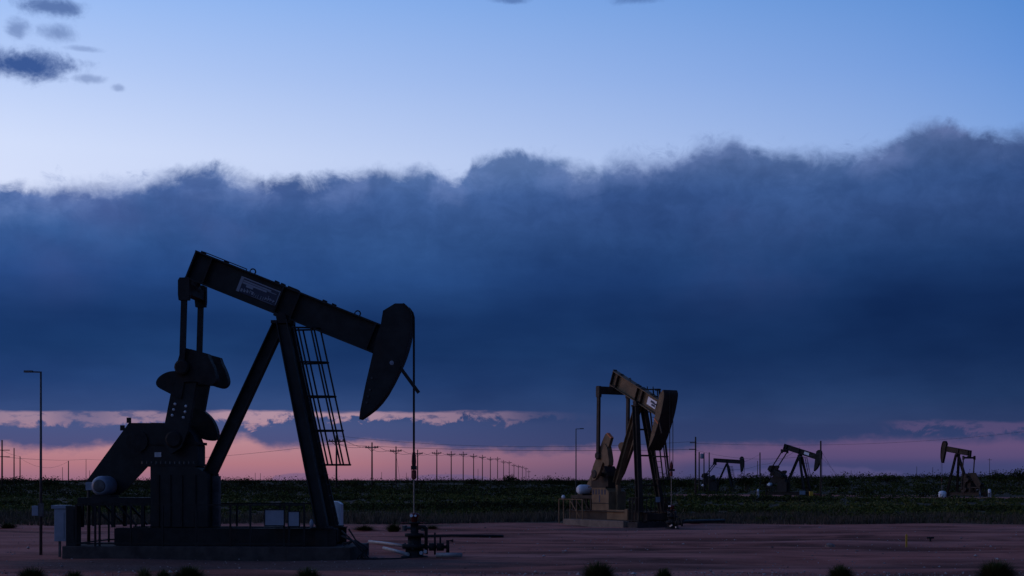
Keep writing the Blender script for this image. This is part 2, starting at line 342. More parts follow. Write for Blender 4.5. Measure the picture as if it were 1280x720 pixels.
# ------------------------------------------------------------------ pumpjack
HEAD = [(2.76, 1.21), (3.01, 1.54), (3.24, 1.63), (3.50, 1.50), (3.66, 1.21), (3.79, .68), (3.84, .2), (3.83, -.31), (3.75, -1.05), (3.58, -1.58), (3.3, -2.02), (3.24, -1.81), (3.09, -.99), (2.98, -.27), (2.87, .44), (2.85, .81)]
LOBE_A = [(2.0, .0), (1.98, .3), (1.9, .55), (1.74, .75), (1.56, .83), (1.42, .76), (1.33, .5), (1.25, .2), (1.2, .0)]
LOBE_B = [(2.69, .0), (2.65, -.53), (2.50, -.62), (2.25, -.80), (1.99, -.92), (1.82, -.88), (1.74, -.72), (1.78, -.34), (1.7, 0)]
LOBE_C = [(1.0, .0), (.98, -.30), (.90, -.48), (.77, -.65), (.58, -.80), (.37, -.90), (.18, -.86), (.12, -.62), (.17, -.28), (.2, 0)]
ARM = [(2.70, .20), (2.66, -.30), (2.3, -.34), (.3, -.36), (-.2, -.26), (-.45, 0), (-.2, .26), (.3, .36), (2.2, .34), (2.55, .30)]
def smooth_poly(p, k=3):
    out = []
    for i in range(len(p)-1):
        a, b_, c, d = p[max(i-1, 0)], p[i], p[i+1], p[min(i+2, len(p)-1)]
        for j in range(k):
            t = j/k; out.append(tuple(.5*(2*b_[q_]+(c[q_]-a[q_])*t+(2*a[q_]-5*b_[q_]+4*c[q_]-d[q_])*t*t+(3*b_[q_]-a[q_]-3*c[q_]+d[q_])*t**3) for q_ in (0, 1)))
    return out+[p[-1]]
LOBE_A, LOBE_C = smooth_poly(LOBE_A), smooth_poly(LOBE_C)
LOBE_D = [(2.1, 0), (2.05, -.3), (1.85, -.55), (1.5, -.9), (1.25, -1.02), (1.12, -.95), (1.1, -.6), (1.2, 0)]
LOBE_B = LOBE_B[:2]+smooth_poly(LOBE_B[2:])
HEAD = HEAD[:2]+smooth_poly(HEAD[2:11], 2)+HEAD[11:]
def pumpjack(loc, rz, sc, tilt, phi, m1, m2, label, W=1.0, legw=1.2, legx=1.33, sign=(-1.6, -.3), sign_kind='framed', ladder=(0.0, 6.8), zc=2.6, detail=2, tip=None, motor=None, u_rear=-3.15, lobes=('AB', 'BC'), zrod=.9, hw=.20, hs=1.0, uh=0.0, gdrop=0.0, rpin=2.12, cage=(.82, .03)):
    root = tag(empty('pumpjack', loc, rz, sc), label, 'pumpjack', 'pumpjacks in the oil field')
    t = R(tilt); ct, st = math.cos(t), math.sin(t)
    Bm = lambda u, y, w: (u*ct-w*st, y, 7.2+u*st+w*ct)
    def bx(mb, u0, u1, y0, y1, w0, w1): return mb.prism([(u0, w0), (u1, w0), (u1, w1), (u0, w1)], y0, y1, Bm)
    # walking beam
    mb = MB(); bx(mb, u_rear, 2.9+uh, -.19, .19, .775, .82); bx(mb, u_rear, 2.9+uh, -.19, .19, -.06, -.015); bx(mb, u_rear, 2.9+uh, -.018, .018, -.015, .775)
    beam = mb.build('walking_beam', m1, root)
    for u in (u_rear+.03, u_rear+.55, -.27, .25, 2.7+uh):
        if detail < 1 and u > 0: break
        mb = MB()
        for sg in (-1, 1): bx(mb, u-.025, u+.025, min(.02*sg, .185*sg), max(.02*sg, .185*sg), -.013, .773)
        mb.each('stiffener', m2, beam)
    if detail >= 1:
        mb = MB(); bx(mb, -.22, .2, -.30, .30, -.12, -.062); bx(mb, -.15, .15, -.205, .205, .822, .86); mb.each('clamp_plate', m2, beam)
        for u in (-1.35, 2.05):
            c = Vector(Bm(u, 0, .86)); MB().torus(c, Vector((ct, 0, st)), Vector((-st, 0, ct)), .085, .022).build('lifting_eye', m2, beam, True)
        mb = MB()
        for u in (-2.95, -2.2, -.55, -.35, 1.0, 1.3): bx(mb, u-.05, u+.05, -.12, .12, .822, .87)
        mb.each('top_lug', m2, beam)
    if detail >= 2:
        mb = MB(); mb.tube([Bm(-2.9, -.15, .86), Bm(-1.5, -.15, .86)], .016, 6)
        for u in (-2.9, -2.2, -1.5): mb.tube([Bm(u, -.15, .82), Bm(u, -.15, .86)], .014, 6)
        mb.build('grease_line', m2, beam)
    if sign:
        u0, u1 = sign; w0, w1 = .15, .62
        if sign_kind == 'framed':
            pn = MB(); bx(pn, u0, u1, -.05, -.03, w0, w1); sg = pn.build('sign_panel', M['ink'], beam)
            fr = MB(); e = -.06
            bx(fr, u0, u1, e, -.051, w1-.035, w1); bx(fr, u0, u0+.09, e, -.051, w0, w1-.036); bx(fr, u1-.05, u1, e, -.051, w0+.05, w1-.036)
            bx(fr, u0+.1, u1-.30, e, -.051, w1-.12, w1-.075); bx(fr, u0+.1, u1-.42, e, -.051, w1-.19, w1-.135); bx(fr, u1-.4, u1-.12, e, -.051, w1-.145, w1-.125); bx(fr, u0+.24, u0+.46, e, -.051, w1-.26, w1-.195)
            fr.build('sign_border', M['paleblue'], beam)
            tx = MB(); r2 = random.Random(3); u = u0+.12
            while u < u1-.14:
                hgt = r2.choice((.07, .09, .16, .1)); base = .2+.02*math.sin(u*9)
                bx(tx, u, u+.018, e, -.051, base, base+hgt)
                if r2.random() < .7: bx(tx, u+.019, u+.06, e, -.051, base+r2.choice((0, .04, .07)), base+r2.choice((.075, .09)))
                u += r2.uniform(.05, .095)
            bx(tx, u0+.5, u1-.12, e, -.051, w0+.012, w0+.022)
            tx.build('sign_lettering', M['paleblue'], beam)
        else:
            pn = MB(); bx(pn, u0, u1, -.05, -.03, w0+.02, w1); sg = pn.build('sign_panel', M['signwhite'], beam)
            if detail >= 1:
                tx = MB(); r2 = random.Random(5)
                for a, z_, f_ in ((.36, .40, .95), (.52, .25, .92)):
                    u = u0+(u1-u0)*a
                    while u < u0+(u1-u0)*f_:
                        k = r2.uniform(.04, .08); bx(tx, u, u+k, -.06, -.051, z_, z_+r2.choice((.09, .11, .13))); u += k+.02
                tx.build('sign_lettering', M['ink'], beam)
    # horsehead
    HD = [(2.9+uh+(u-2.9)*hs, w) for u, w in HEAD]
    hd = MB().prism(HD, -hw, hw, Bm).build('horsehead', m1, root)
    face = HD[2:19]; inner = [(u-.05, w-.0) for u, w in face]
    mb = MB()
    for i in range(len(face)-1):
        a, b_, c, d = face[i], face[i+1], (face[i+1][0]+.035, face[i+1][1]+.01), (face[i][0]+.035, face[i][1]+.01)
        mb.prism([a, b_, c, d], -hw-.09, hw+.09, Bm)
    mb.build('face_plate', m2, hd)
    if detail >= 1:
        MB().bar(Bm(2.9+uh+.82*hs, -hw-.04, -.06), Bm(2.9+uh+1.76*hs, -hw-.04, -.64), .05, .10).build('latch_bar', m2, hd)
        if tip: MB().bar(Bm(2.95+uh, -hw-.02, -.15), Bm(2.9+uh+.8*hs, -hw-.02, -.28), .03, .06).build('retainer_strip', tip, hd)
        if detail >= 2:
            MB().lathe(Bm(3.58, -.20, -.12), (0, -1, 0), [(0, .065), (.015, .065), (.02, .03)], 12).build('sky_hole_disc', M['paleblue'], hd)  # pale disc painted in place of bright sky showing through a hole
            mb = MB()
            for u, w in ((3.28, -1.1), (3.3, -1.3), (3.33, -1.48), (3.2, -.75)): mb.lathe(Bm(u, -.2, w), (0, -1, 0), [(0, .035), (.03, .03)], 6)
            mb.each('bolt', M['steel'], hd)
    # bridle, carrier bar, polished rod
    fp = [Vector(Bm(u+.06, 0, w)) for u, w in face]; it = max(range(len(fp)), key=lambda i: fp[i].x); xt = fp[it].x
    for sy in (-.11, .11):
        MB().tube([p+Vector((0, sy, 0)) for p in fp[1:it+1]]+[(xt, sy, zc+.1)], .018 if detail > 1 else .022, 6).build('bridle_cable', m2, root)
    cb = MB().box(xt-.06, xt+.06, -.2, .2, zc, zc+.12).build('carrier_bar', m2, root)
    MB().lathe((xt, 0, zc+.12), (0, 0, 1), [(0, .06), (.12, .07), (.3, .06), (.42, .03)], 10).build('rod_clamp', M['red'], cb)
    if detail >= 1: MB().lathe((xt, 0, zc-.28), (0, 0, 1), [(0, .05), (.05, .08), (.27, .075)], 10).build('load_cell', M['red'], cb)
    MB().tube([(xt, 0, zrod), (xt, 0, zc+.6)], .02, 8).build('polished_rod', M['rod'], root)
    # tail bearing, equalizer, pitmans
    T_ = Vector(Bm(u_rear+.33, 0, -.36))
    mb = MB(); bx(mb, u_rear+.0, u_rear+.42, -.16, .16, -.2, -.062); mb.lathe((T_.x, -.26, T_.z+.1), (0, 1, 0), [(0, .17), (.52, .17)], 14); mb.build('tail_bearing', m2, root)
    eq = MB().box(T_.x-.14, T_.x+.14, -W+.10, W-.10, T_.z-.17, T_.z+(.27 if tip else .13)).build('equalizer', m2, root)
    S0 = Vector((-3.1, 0, 3.5-gdrop)); ph = R(phi); er = Vector((math.cos(ph), 0, math.sin(ph))); eqv = Vector((-math.sin(ph), 0, math.cos(ph)))
    CR = lambda y0: (lambda r, y, k: tuple(S0+er*r+eqv*k+Vector((0, y, 0))))
    pin = S0+er*rpin+eqv*.12
    for sy in (-1, 1):
        y = sy*W
        mb = MB(); mb.bar((T_.x, y, T_.z-.1), (pin.x, y, pin.z), .12, .24 if tip else .16)
        pt = mb.build('pitman', m2, root)
        mb = MB(); mb.prism([(T_.x-.15, T_.z-.36), (T_.x+.15, T_.z-.36), (T_.x+.17, T_.z-.2), (T_.x+.17, T_.z+.26), (T_.x+.08, T_.z+.3), (T_.x-.12, T_.z+.3), (T_.x-.17, T_.z+.22), (T_.x-.17, T_.z-.2)], y-.09, y+.09); mb.build('pitman_head', m2, pt)
        MB().lathe((pin.x, y-.11, pin.z), (0, 1, 0), [(0, .17), (.03, .22), (.19, .22), (.22, .17)], 14).build('wrist_bearing', m2, pt)
    for sy in (-1, 1):
        yc = sy*(W-.21); cr = MB().prism(ARM, yc-.1, yc+.1, CR(0)).build('crank', m1, root)
        for nm, lb, th in (('A', LOBE_A, .15), ('B', LOBE_B, .16), ('C', LOBE_C, .15), ('D', LOBE_D, .17)):
            if nm not in lobes[(sy+1)//2]: continue
            cw = MB().prism(lb, yc-th, yc+th, CR(0)).build('counterweight', m2 if not tip else m1, cr)
        if tip:
            mb = MB().prism([(2.70, .20), (2.66, -.30), (2.60, -.30), (2.64, .20)], yc-.102, yc+.102, lambda r, y, k: tuple(S0+er*(r+.012)+eqv*k+Vector((0, y, 0))))
            mb.build('painted_tip', tip, cr)
        MB().lathe((S0.x, yc-.16, S0.z), (0, 1, 0), [(0, .2), (.05, .26), (.27, .26), (.32, .2)], 16).build('crank_hub', m2, cr)
        MB().lathe((pin.x, min(yc, sy*W), pin.z), (0, 1, 0), [(0, .09), (abs(sy*W-yc), .09)], 10).build('crank_pin', m2, cr)
        if detail >= 2:
            for r, k in ((1.02, .16), (.85, .17), (.68, .18), (1.02, -.17), (.85, -.18), (.68, -.16)):
                if sy < 0:
                    c = S0+er*r+eqv*k; MB().lathe((c.x, yc-.1, c.z), (0, -1, 0), [(0, .042), (.012, .042), (.02, .02)], 8).build('pin_plug', M['grey'], cr)
    # gearbox and pedestal
    g_ = gdrop
    gb = MB().prism([(x_, z_-g_) for x_, z_ in [(-4.2, 2.78), (-4.2, 3.7), (-3.9, 4.0), (-2.95, 3.98), (-2.62, 3.62), (-2.49, 3.3), (-2.49, 2.78)]], -.40, .40).build('gearbox', m2 if tip else m1, root)
    MB().box(-4.25, -2.44, -.43, .43, 3.34-g_, 3.42-g_).build('split_flange', m2, gb)
    MB().box(-4.25, -2.46, -.6, .6, 2.70-g_, 2.777-g_).build('base_flange', m2, gb)
    MB().lathe((S0.x, -W+.36, S0.z), (0, 1, 0), [(0, .12), (2*W-.72, .12)], 12).build('crankshaft', M['steel'], gb)
    if detail >= 2:
        MB().box(-3.78, -3.58, -.42, -.401, 2.98, 3.12).build('name_plate', M['grey'], gb)
        mb = MB()
        for i in range(12): mb.lathe((-4.1+i*.14, -.55, 2.777), (0, 0, 1), [(0, .03), (.07, .025)], 6)
        tag(mb.build('flange_bolts', M['steel'], gb), kind='stuff')
        MB().lathe((-4.3, -.434, 3.45), (0, -1, 0), [(0, .33), (.04, .33), (.06, .12)], 16).build('brake_drum', m2, gb)
    pd = MB().prism([(-3.84, .92), (-3.84, 2.697-g_), (-2.52, 2.697-g_), (-2.13, 2.48-g_), (-2.13, .92)], -.62, .62).build('pedestal', m1, root)
    for x in ((-3.6, -3.25, -2.9, -2.5) if sign_kind == 'framed' else ()):
        mb = MB()
        for y in (-.66, .622): mb.box(x-.03, x+.03, y, y+.038, .93, 2.45)
        mb.each('rib', m2, pd)
    if sign_kind == 'plain' and detail >= 1:
        for i in range(5): MB().box(-3.76+i*.3, -3.62+i*.3, -.632, -.621, 2.3-g_, 2.6-g_).build('vent_slot', M['ink'], pd)
        MB().box(-3.1, -2.98, -.632, -.621, 1.4, 2.25-g_).build('door_slot', M['ink'], pd)
        MB().box(-3.84, -2.13, -.64, -.6205, 1.30, 1.36).build('seam_strip', m2, pd)
    # belt guard and motor
    bgd = MB().prism([(x_, z_-g_*.6) for x_, z_ in [(-4.85, 4.03), (-3.66, 4.02), (-3.5, 3.6), (-4.2, 2.79), (-4.9, 2.05), (-5.2, 1.83), (-5.6, 1.80), (-5.95, 1.93), (-6.16, 2.28)]], .42, .50).build('belt_guard', m1, root)
    if detail >= 1:
        for x, z in ((-4.86, 4.05), (-5.06, 3.82)): MB().box(x-.06, x+.06, .42, .5, z-.02-g_*.6, z+.14-g_*.6).build('guard_hinge', m2, bgd)
    mm = motor or M['paleblue']
    mo = MB().lathe((-5.42, -.52, 2.12), (0, 1, 0), [(0, .20), (.06, .25), (.16, .30), (.7, .30), (.84, .24), (1.02, .1)], 20).build('motor', mm, root, True)
    MB().lathe((-5.42, -.522, 2.12), (0, -1, 0), [(0, .19), (.02, .17), (.03, .05)], 18).build('fan_grille', M['steel'] if detail >= 2 else mm, mo)
    MB().box(-5.92, -5.70, -.3, .1, 2.0, 2.24).build('terminal_box', mm, mo)
    mb = MB()
    mb.box(-6.05, -3.86, -.6, .6, 1.60, 1.78)
    for x in (-5.95, -5.0, -4.1):
        for y in (-.5, .5): mb.box(x-.05, x+.05, y-.05, y+.05, .9, 1.6)
    for y in (-.5, .5): mb.bar((-5.0, y, .95), (-5.7, y, 1.6), .06, .06); mb.bar((-4.3, y, .95), (-4.9, y, 1.6), .06, .06)
    mb.box(-5.7, -5.15, -.4, .35, 1.78, 1.86)
    mb.build('motor_stand', m2, root)
    # skid
    sk_ = MB()
    for y in (-.75, .75): sk_.ibeam((-6.0 if sign_kind != 'framed' else -4.78, y, .635), (1.75, y, .635), .52, .3, .04)
    for x in (-4.6, -3.0, -1.2, .4, 1.5): sk_.box(x-.08, x+.08, -.75, .75, .45, .82)
    if sign_kind == 'framed': sk_.box(-4.82, 1.75, -.93, -.902, .39, .88)
    sk_.build('skid', m2, root)
    if sign_kind == 'plain' and detail >= 1:
        MB().box(-2.05, -.2, -.8, -.7, .42, .98).build('toe_board', m1, root); MB().box(-.1, .15, -.95, -.6, .42, 1.05).build('junction_box', m1, root)
    # Samson post
    for sy in (-1, 1):
        lg = MB().ibeam((.02, sy*.27, 7.0), (legx, sy*legw, .92), .34, .28, .035).build('front_leg', m2 if tip else m1, root)
        MB().box(legx-.3, legx+.3, sy*legw-.2, sy*legw+.2, .86, .93).build('foot_plate', m2, lg)
        if sy*legw: MB().box(legx-.18, legx+.18, sy*legw-.16, sy*legw+.16, .38, .858).build('leg_pedestal', m1, lg)
    lg = MB().ibeam((-.12, 0, 6.95), (-2.22, 0, 2.50), .36, .34, .035).build('rear_leg', m1, root)
    MB().box(-2.125, -1.93, -.12, .12, .92, 2.42).build('column', M['steel'] if detail >= 2 else m1, lg)
    for z in ((2.4, 4.1, 5.6) if detail else (3.5,)):
        k = (7.0-z)/6.08; MB().bar((.02+(legx-.02)*k, -(.27+(legw-.27)*k), z), (.02+(legx-.02)*k, .27+(legw-.27)*k, z), .07, .10, (1, 0, 0)).build('cross_brace', m2, root)
    MB().box(-.3, .28, -.36, .36, 6.93, 7.02).build('post_cap', m2, root)
    MB().lathe((0, -.34, 7.1), (0, 1, 0), [(0, .15), (.68, .15)], 14).build('saddle_bearing', m2, root)
    # ladder with cage
    if ladder:
        y0, zt = ladder; ld = empty('ladder', (0, 0, 0)); ld.parent = root
        lx = lambda z: .25+legx*(7.0-z)/6.08
        for sy in (-.21, .21): MB().bar((lx(.95), y0+sy, .95), (lx(zt+.2), y0+sy, zt+.2), .03, .055).build('rail', m2, ld)
        if detail >= 1:
            z = 1.2
            while z < zt+.1:
                MB().tube([(lx(z), y0-.2, z), (lx(z), y0+.2, z)], .014, 5).build('rung', m2, ld); z += .32
        hz = [zt-i*(zt-2.75)/4 for i in range(5)]
        arc = [(math.pi*(i/12)-math.pi/2) for i in range(13)]
        for z in hz:
            MB().tube([(lx(z)+cage[0]*math.cos(a), y0+.36*math.sin(a), z) for a in arc], cage[1], 6).build('cage_hoop', m2, ld)
        for a in (arc[1], arc[3], arc[6], arc[9], arc[11]):
            f = lambda z: (lx(z)+(cage[0]-.02)*math.cos(a), y0+.345*math.sin(a), z)
            MB().bar(f(hz[-1]), f(hz[0]), .045, cage[1]*1.5).build('cage_bar', m2, ld)
    return root

D1 = 42.3
PJ1 = (at(354.5, D1), D1, 0.0); A1 = R(-4)
pj1 = pumpjack(PJ1, A1, 1.0, -22, 79, M['black'], M['blackrust'], 'large black pumpjack with horsehead down and caged ladder, standing closest to the camera', ladder=(.05, 6.8), W=.84, legw=.78, lobes=('AB', 'BC'))
def loc1(x, y, z=0.0):
    c, s_ = math.cos(A1), math.sin(A1); return Vector((PJ1[0]+x*c-y*s_, PJ1[1]+x*s_+y*c, z))

PJ2 = (at(799, 69.5), 69.5, 0.0); A2 = R(-58)
pj2 = pumpjack(PJ2, A2, .85, -24, 58, M['tan'], M['tandark'], 'tan pumpjack with white sign plate on its beam, second in size', W=1.07, legw=.80, gdrop=.45, rpin=1.2, legx=1.1, sign=(.75, 1.6), sign_kind='plain', ladder=(.75, 7.9), tip=M['orange'], motor=M['white'], detail=1, u_rear=-2.9, lobes=('D', 'A'), zc=3.2, hw=.40, hs=.60, uh=-.75, cage=(.8, .042))
PJ3 = (at(1000, 188), 188, 0.0); A3 = R(-38)
pj3 = pumpjack(PJ3, A3, .80, -17, 150, M['black'], M['blackrust'], 'dark pumpjack with raised tail beside the tall lone wooden pole', sign=(.7, 1.6), sign_kind='plain', detail=0, motor=M['white'], ladder=(.3, 6.6))
PJ4 = (at(1197, 184), 184, 0.0); A4 = R(112)
pj4 = pumpjack(PJ4, A4, .80, 8, -70, M['brown'], M['tandark'], 'brown pumpjack with its horsehead up and facing away from the others', sign=(1.2, 2.3), sign_kind='plain', detail=0, motor=M['brown'], ladder=None, W=1.1, legw=1.0)
x5, y5 = at(909, 262), 262
pj5 = pumpjack((x5, y5, gz(x5, y5)-.6), R(-22), .82, -4, 165, M['black'], M['blackrust'], 'smallest dark pumpjack with level beam, seen beyond the scrub near wooden poles', sign=None, sign_kind='plain', detail=0, motor=M['white'], ladder=(.2, 6.4))

# ------------------------------------------------------------------ things round the large pumpjack
r = tag(empty('concrete_base', PJ1, A1), 'long stained concrete base under the large black pumpjack', 'concrete base')
MB().box(-6.2, .45, -1.42, 1.42, -.1, .375).build('slab', M['concrete_dark'], r, False, .02)
MB().box(.455, 2.3, -1.55, 1.55, -.1, .372).build('end_slab', M['concrete_dark'], r, False, .02)
def guard_fence(base, rz, sc, posts_n, x0, x1, y0, y1, z0, z1, m, label, sides=('n', 'f', 'w', 'e'), th=.05):
    r = tag(empty('guard_fence', base, rz, sc), label, 'fence')
    for x in posts_n: MB().box(x-th/2, x+th/2, y0-th/2, y0+th/2, z0, z1).build('post', m, r)
    def rail(a, b_):
        for z in (z0+.08, z1): MB().bar(a+(z,), b_+(z,), th*.8, th*.8, (0, 0, 1)).build('rail', m, r)
    rail((x0, y0-.003), (x1, y0-.003))
    if 'w' in sides:
        rail((x0, y0), (x0, y1)); MB().box(x0-th/2, x0+th/2, y1-th/2, y1+th/2, z0, z1).build('post', m, r)
    if 'f' in sides:
        rail((x0, y1), (x1, y1))
        for x in np.linspace(x0, x1, 6)[1:]: MB().box(x-th/2, x+th/2, y1-th/2, y1+th/2, z0, z1).build('post', m, r)
    if 'e' in sides: rail((x1, y0), (x1, y1))
    return r
fx = lambda px: -5.8+(px-97)*6.76/288
guard_fence(PJ1, A1, 1, [fx(p) for p in (97, 121, 126.5, 166, 206, 248, 291, 316, 358, 364.5, 383)], -5.8, .92, -1.34, 1.34, .375, 1.58, M['blackrust'], 'low black pipe guard rail around the large pumpjack on its concrete base', ('n', 'f', 'w'))
def sign_board(x, w, z0, z1, label):
    r = tag(empty('sign', loc1(x, -1.38, 0), A1), label, 'sign')
    MB().box(-w/2, w/2, -.012, .012, z0, z1).build('board', M['paleblue'], r)
    mb = MB()
    for a, b_, c, d in ((-w/2-.03, w/2+.03, z1, z1+.03), (-w/2-.03, w/2+.03, z0-.03, z0), (-w/2-.03, -w/2, z0, z1), (w/2, w/2+.03, z0, z1)): mb.box(a, b_, -.018, .018, c, d)
    mb.build('frame', M['blackrust'], r)
    return r
sign_board(fx(346.5), .54, 1.0, 1.43, 'wider pale blue sign board fixed to the black guard rail')
sign_board(fx(370.5), .30, .98, 1.38, 'narrower pale blue sign board fixed to the black guard rail by the post leg')
# electrical cabinet at the slab end
c = tag(empty('electrical_cabinet', loc1(-6.42, -.75, 0), A1), 'pale grey electrical cabinet on the end of the concrete base beside the black cabinet', 'cabinet')
MB().box(-.16, .20, -.30, .12, .50, 1.45).build('cabinet_body', M['paleblue'], c, False, .012); MB().box(-.24, .20, -.33, .15, 1.455, 1.56).build('cabinet_hood', M['paleblue'], c, False, .01)
MB().box(-.1, .14, -.315, -.302, .6, 1.35).build('cabinet_door', M['paleblue'], c)
mb = MB()
for x in (-.1, .14): mb.box(x-.03, x+.03, -.05, .01, -.1, .5)
mb.each('cabinet_leg', M['steel'], c)
c = tag(empty('control_cabinet', loc1(-5.98, -1.0, .375), A1), 'black control cabinet standing on the concrete base behind the pale cabinet', 'cabinet')
MB().box(-.17, .12, -.25, .2, 0, 1.17).build('cabinet_body', M['black'], c, False, .012); MB().box(-.13, .08, -.265, -.252, .1, 1.07).build('cabinet_door', M['blackrust'], c)
c = tag(empty('post', loc1(-5.86, -.2, .375), A1), 'short rusty pipe post rising behind the black control cabinet', 'post')
MB().tube([(0, 0, 0), (0, 0, 1.75)], .05, 10).build('pipe', M['wood'], c, True)
# white box behind the Samson post
c = tag(empty('equipment_box', loc1(1.12, 2.2, 0), A1), 'tall white steel equipment box behind the front legs of the large pumpjack', 'box')
MB().prism([(-.22, .75), (.22, .75), (.22, 1.55), (.12, 1.62), (-.22, 1.66)], -.2, .2).build('box_body', M['white'], c, False, .01); MB().box(-.17, .17, -.215, -.202, .85, 1.5).build('box_door', M['white'], c)
mb = MB()
for x in (-.17, .17): mb.box(x-.03, x+.03, -.03, .03, 0, .75)
mb.each('stand_leg', M['steel'], c)
c = tag(empty('warning_lamp', loc1(1.12, -1.32, .93), A1), 'small white capped fitting beside the foot of the front leg', 'fitting')
MB().lathe((0, 0, 0), (0, 0, 1), [(0, .04), (.08, .06), (.16, .06), (.24, .02)], 10).build('cap', M['paleblue'], c, True)
# wellhead
wl = loc1(3.92, 0)
def wellhead(loc, rz, sc, label, top=1.32):
    r = tag(empty('wellhead', loc, rz, sc), label, 'wellhead')
    MB().lathe((0, 0, 0), (0, 0, 1), [(0, .40), (.06, .40), (.07, .27), (.28, .27), (.29, .37), (.40, .37), (.41, .20), (.62, .20), (.63, .29), (.72, .29), (.73, .12), (1.0, .12), (1.01, .16), (1.06, .16)], 16).build('casing_head', M['blackrust'], r, True)
    MB().lathe((0, 0, 1.06), (0, 0, 1), [(0, .09), (.14, .10), (.16, .14), (.24, .14), (.27, .05)], 14).build('stuffing_box', M['red'], r, True)
    mb = MB(); mb.lathe((-.07, -.13, 1.25), (0, -1, 0), [(0, .045), (.05, .045)], 8); mb.lathe((.05, -.13, 1.25), (0, -1, 0), [(0, .035), (.05, .035)], 8); mb.each('gauge', M['white'], r)
    for x, z in ((-.30, .95), (.26, 1.0)):
        mb = MB(); mb.tube([(0, 0, .88), (x, 0, .88)], .05, 8); mb.lathe((x, 0, .80), (0, 0, 1), [(0, .08), (.16, .08)], 10); v = mb.build('side_outlet', M['steel'], r)
        MB().torus((x, 0, 1.04), Vector((1, 0, 0)), Vector((0, 1, 0)), .09, .015, 10).build('handwheel', M['red'], v)
    MB().tube([(.1, -.02, .92), (.32, -.1, .92), (.36, -.1, .88), (.36, -.1, .12)], .05, 8).build('flowline', M['blackrust'], r, True)
    mb = MB(); mb.tube([(.18, -.1, .33), (.95, -.1, .33)], .05, 8)
    for x in (.55, .78): mb.lathe((x, -.1, .22), (0, 0, 1), [(0, .11), (.22, .11)], 10)
    mb.tube([(.78, -.1, .4), (.78, -.1, .62)], .03, 6); mb.tube([(1.0, -.1, .15), (1.0, -.1, .52), (1.16, -.1, .52)], .05, 8); mb.tube([(.62, -.1, .1), (.62, -.1, .75)], .03, 6)
    mb.build('valve_manifold', M['blackrust'], r, True)
    for a_ in (.4, 1.5, 2.7, 3.6, 4.7, 5.6): MB().lathe((math.cos(a_)*.33, math.sin(a_)*.33, .27), (0, 0, 1), [(0, .035), (.16, .035)], 6).build('flange_bolt', M['steel'], r)
    mb = MB()
    for x, z in ((.24, .16), (.36, .2), (.72, .10)): mb.lathe((x, -.3, z), (0, -1, 0), [(0, .06), (.03, .05)], 8)
    mb.each('valve_cap', M['grey'], r)
    return r
wellhead(wl, A1, 1.0, 'black wellhead with side valves and gauges under the large pumpjack horsehead')
def ground_pipe(pts, rad, m, label, cat='pipe', name='pipe'):
    r = tag(MB().tube(pts, rad, 10).build(name, m, None, True), label, cat); return r
wx, wy = wl.x, wl.y
ground_pipe([(-5.05, 50.3, .12), (-4.3, 49.2, .10), (-3.63, 47.8, .09)], .055, M['pipe'], 'pale pipe lying on dirt behind the wellhead, thinner and higher of the two')
ground_pipe([(-4.1, 45.5, .12), (-3.05, 41.7, .12)], .055, M['pipe'], 'short pale pipe sloping into the near wellhead from the pumpjack side')
ground_pipe([(-2.2, 41.4, .12), (-1.45, 41.2, .13)], .065, M['pipe'], 'fat pale pipe end lying on dirt past the wellhead valves')
ground_pipe([(-3.8, 56.0, .08), (-2.4, 56.3, .10), (-.35, 57.0, .05)], .055, M['rubber'], 'long black flowline lying across the dirt beyond the wellhead')
hb = tag(empty('hose_bundle', loc1(2.35, -1.0, 0), A1), 'tangle of black hoses and cables at the corner of the concrete base', 'hoses')
for i in range(9):
    a = rng.uniform(-.3, .3); pts = [(-.3+rng.uniform(-.1, .1), a, .9-rng.uniform(0, .5)), (-.05, a*1.1, .55), (.15+rng.uniform(0, .2), a*1.3, .3), (.1+rng.uniform(0, .35), a+rng.uniform(-.4, .4), .05), (rng.uniform(.2, .9), a+rng.uniform(-.5, .5), .03)]
    MB().tube(pts, .022, 6).build('hose', M['rubber'], hb, True)
ground_pipe([(wx-1.4, wy-.9, .03), (wx-1.0, wy-1.1, .03), (wx-.5, wy-1.0, .03), (wx-.1, wy-.5, .03)], .025, M['rubber'], 'thin black cable running over dirt from concrete base to wellhead', 'cable', 'cable')

# ------------------------------------------------------------------ things round the tan pumpjack
def loc2(x, y, z=0.0):
    c_, s_ = math.cos(A2)*.85, math.sin(A2)*.85; return Vector((PJ2[0]+x*c_-y*s_, PJ2[1]+x*s_+y*c_, z))
r = tag(empty('concrete_base', PJ2, A2, .85), 'pale concrete base under the tan pumpjack', 'concrete base')
MB().box(-5.6, .5, -1.5, 1.3, -.1, .37).build('slab', M['concrete'], r, False, .02); MB().box(.505, 1.55, -1.3, 1.2, -.1, .33).build('end_slab', M['concrete_dark'], r, False, .02)
r = guard_fence(PJ2, A2, .85, [-6.4, -5.9, -5.2, -4.5, -3.9], -6.4, -3.9, -1.25, 1.3, .0, 1.55, M['tan'], 'tan pipe guard rail with diagonal brace around the tan pumpjack motor', ('n', 'w', 'f'))
MB().bar((-5.2, -1.25, 1.5), (-4.2, -1.25, .5), .05, .05).build('brace', M['tan'], r)
r = guard_fence(PJ2, A2, .85, [.6, .9, 1.2, 1.5], .6, 1.5, -1.15, 1.15, .33, 1.7, M['blackrust'], 'dark guard rail around the front legs of the tan pumpjack', ('n', 'w', 'e', 'f'))
for y in np.linspace(-.9, .9, 7): MB().box(1.48, 1.52, y-.02, y+.02, .33, 1.7).build('bar', M['blackrust'], r)
for x in np.linspace(.7, 1.4, 6): MB().box(x-.012, x+.012, -1.162, -1.138, .33, 1.7).build('bar', M['blackrust'], r)
c = tag(empty('notice_plate', loc2(1.54, .15, 0), A2, .85), 'small white notice plate on dark guard rail of the tan pumpjack', 'sign')
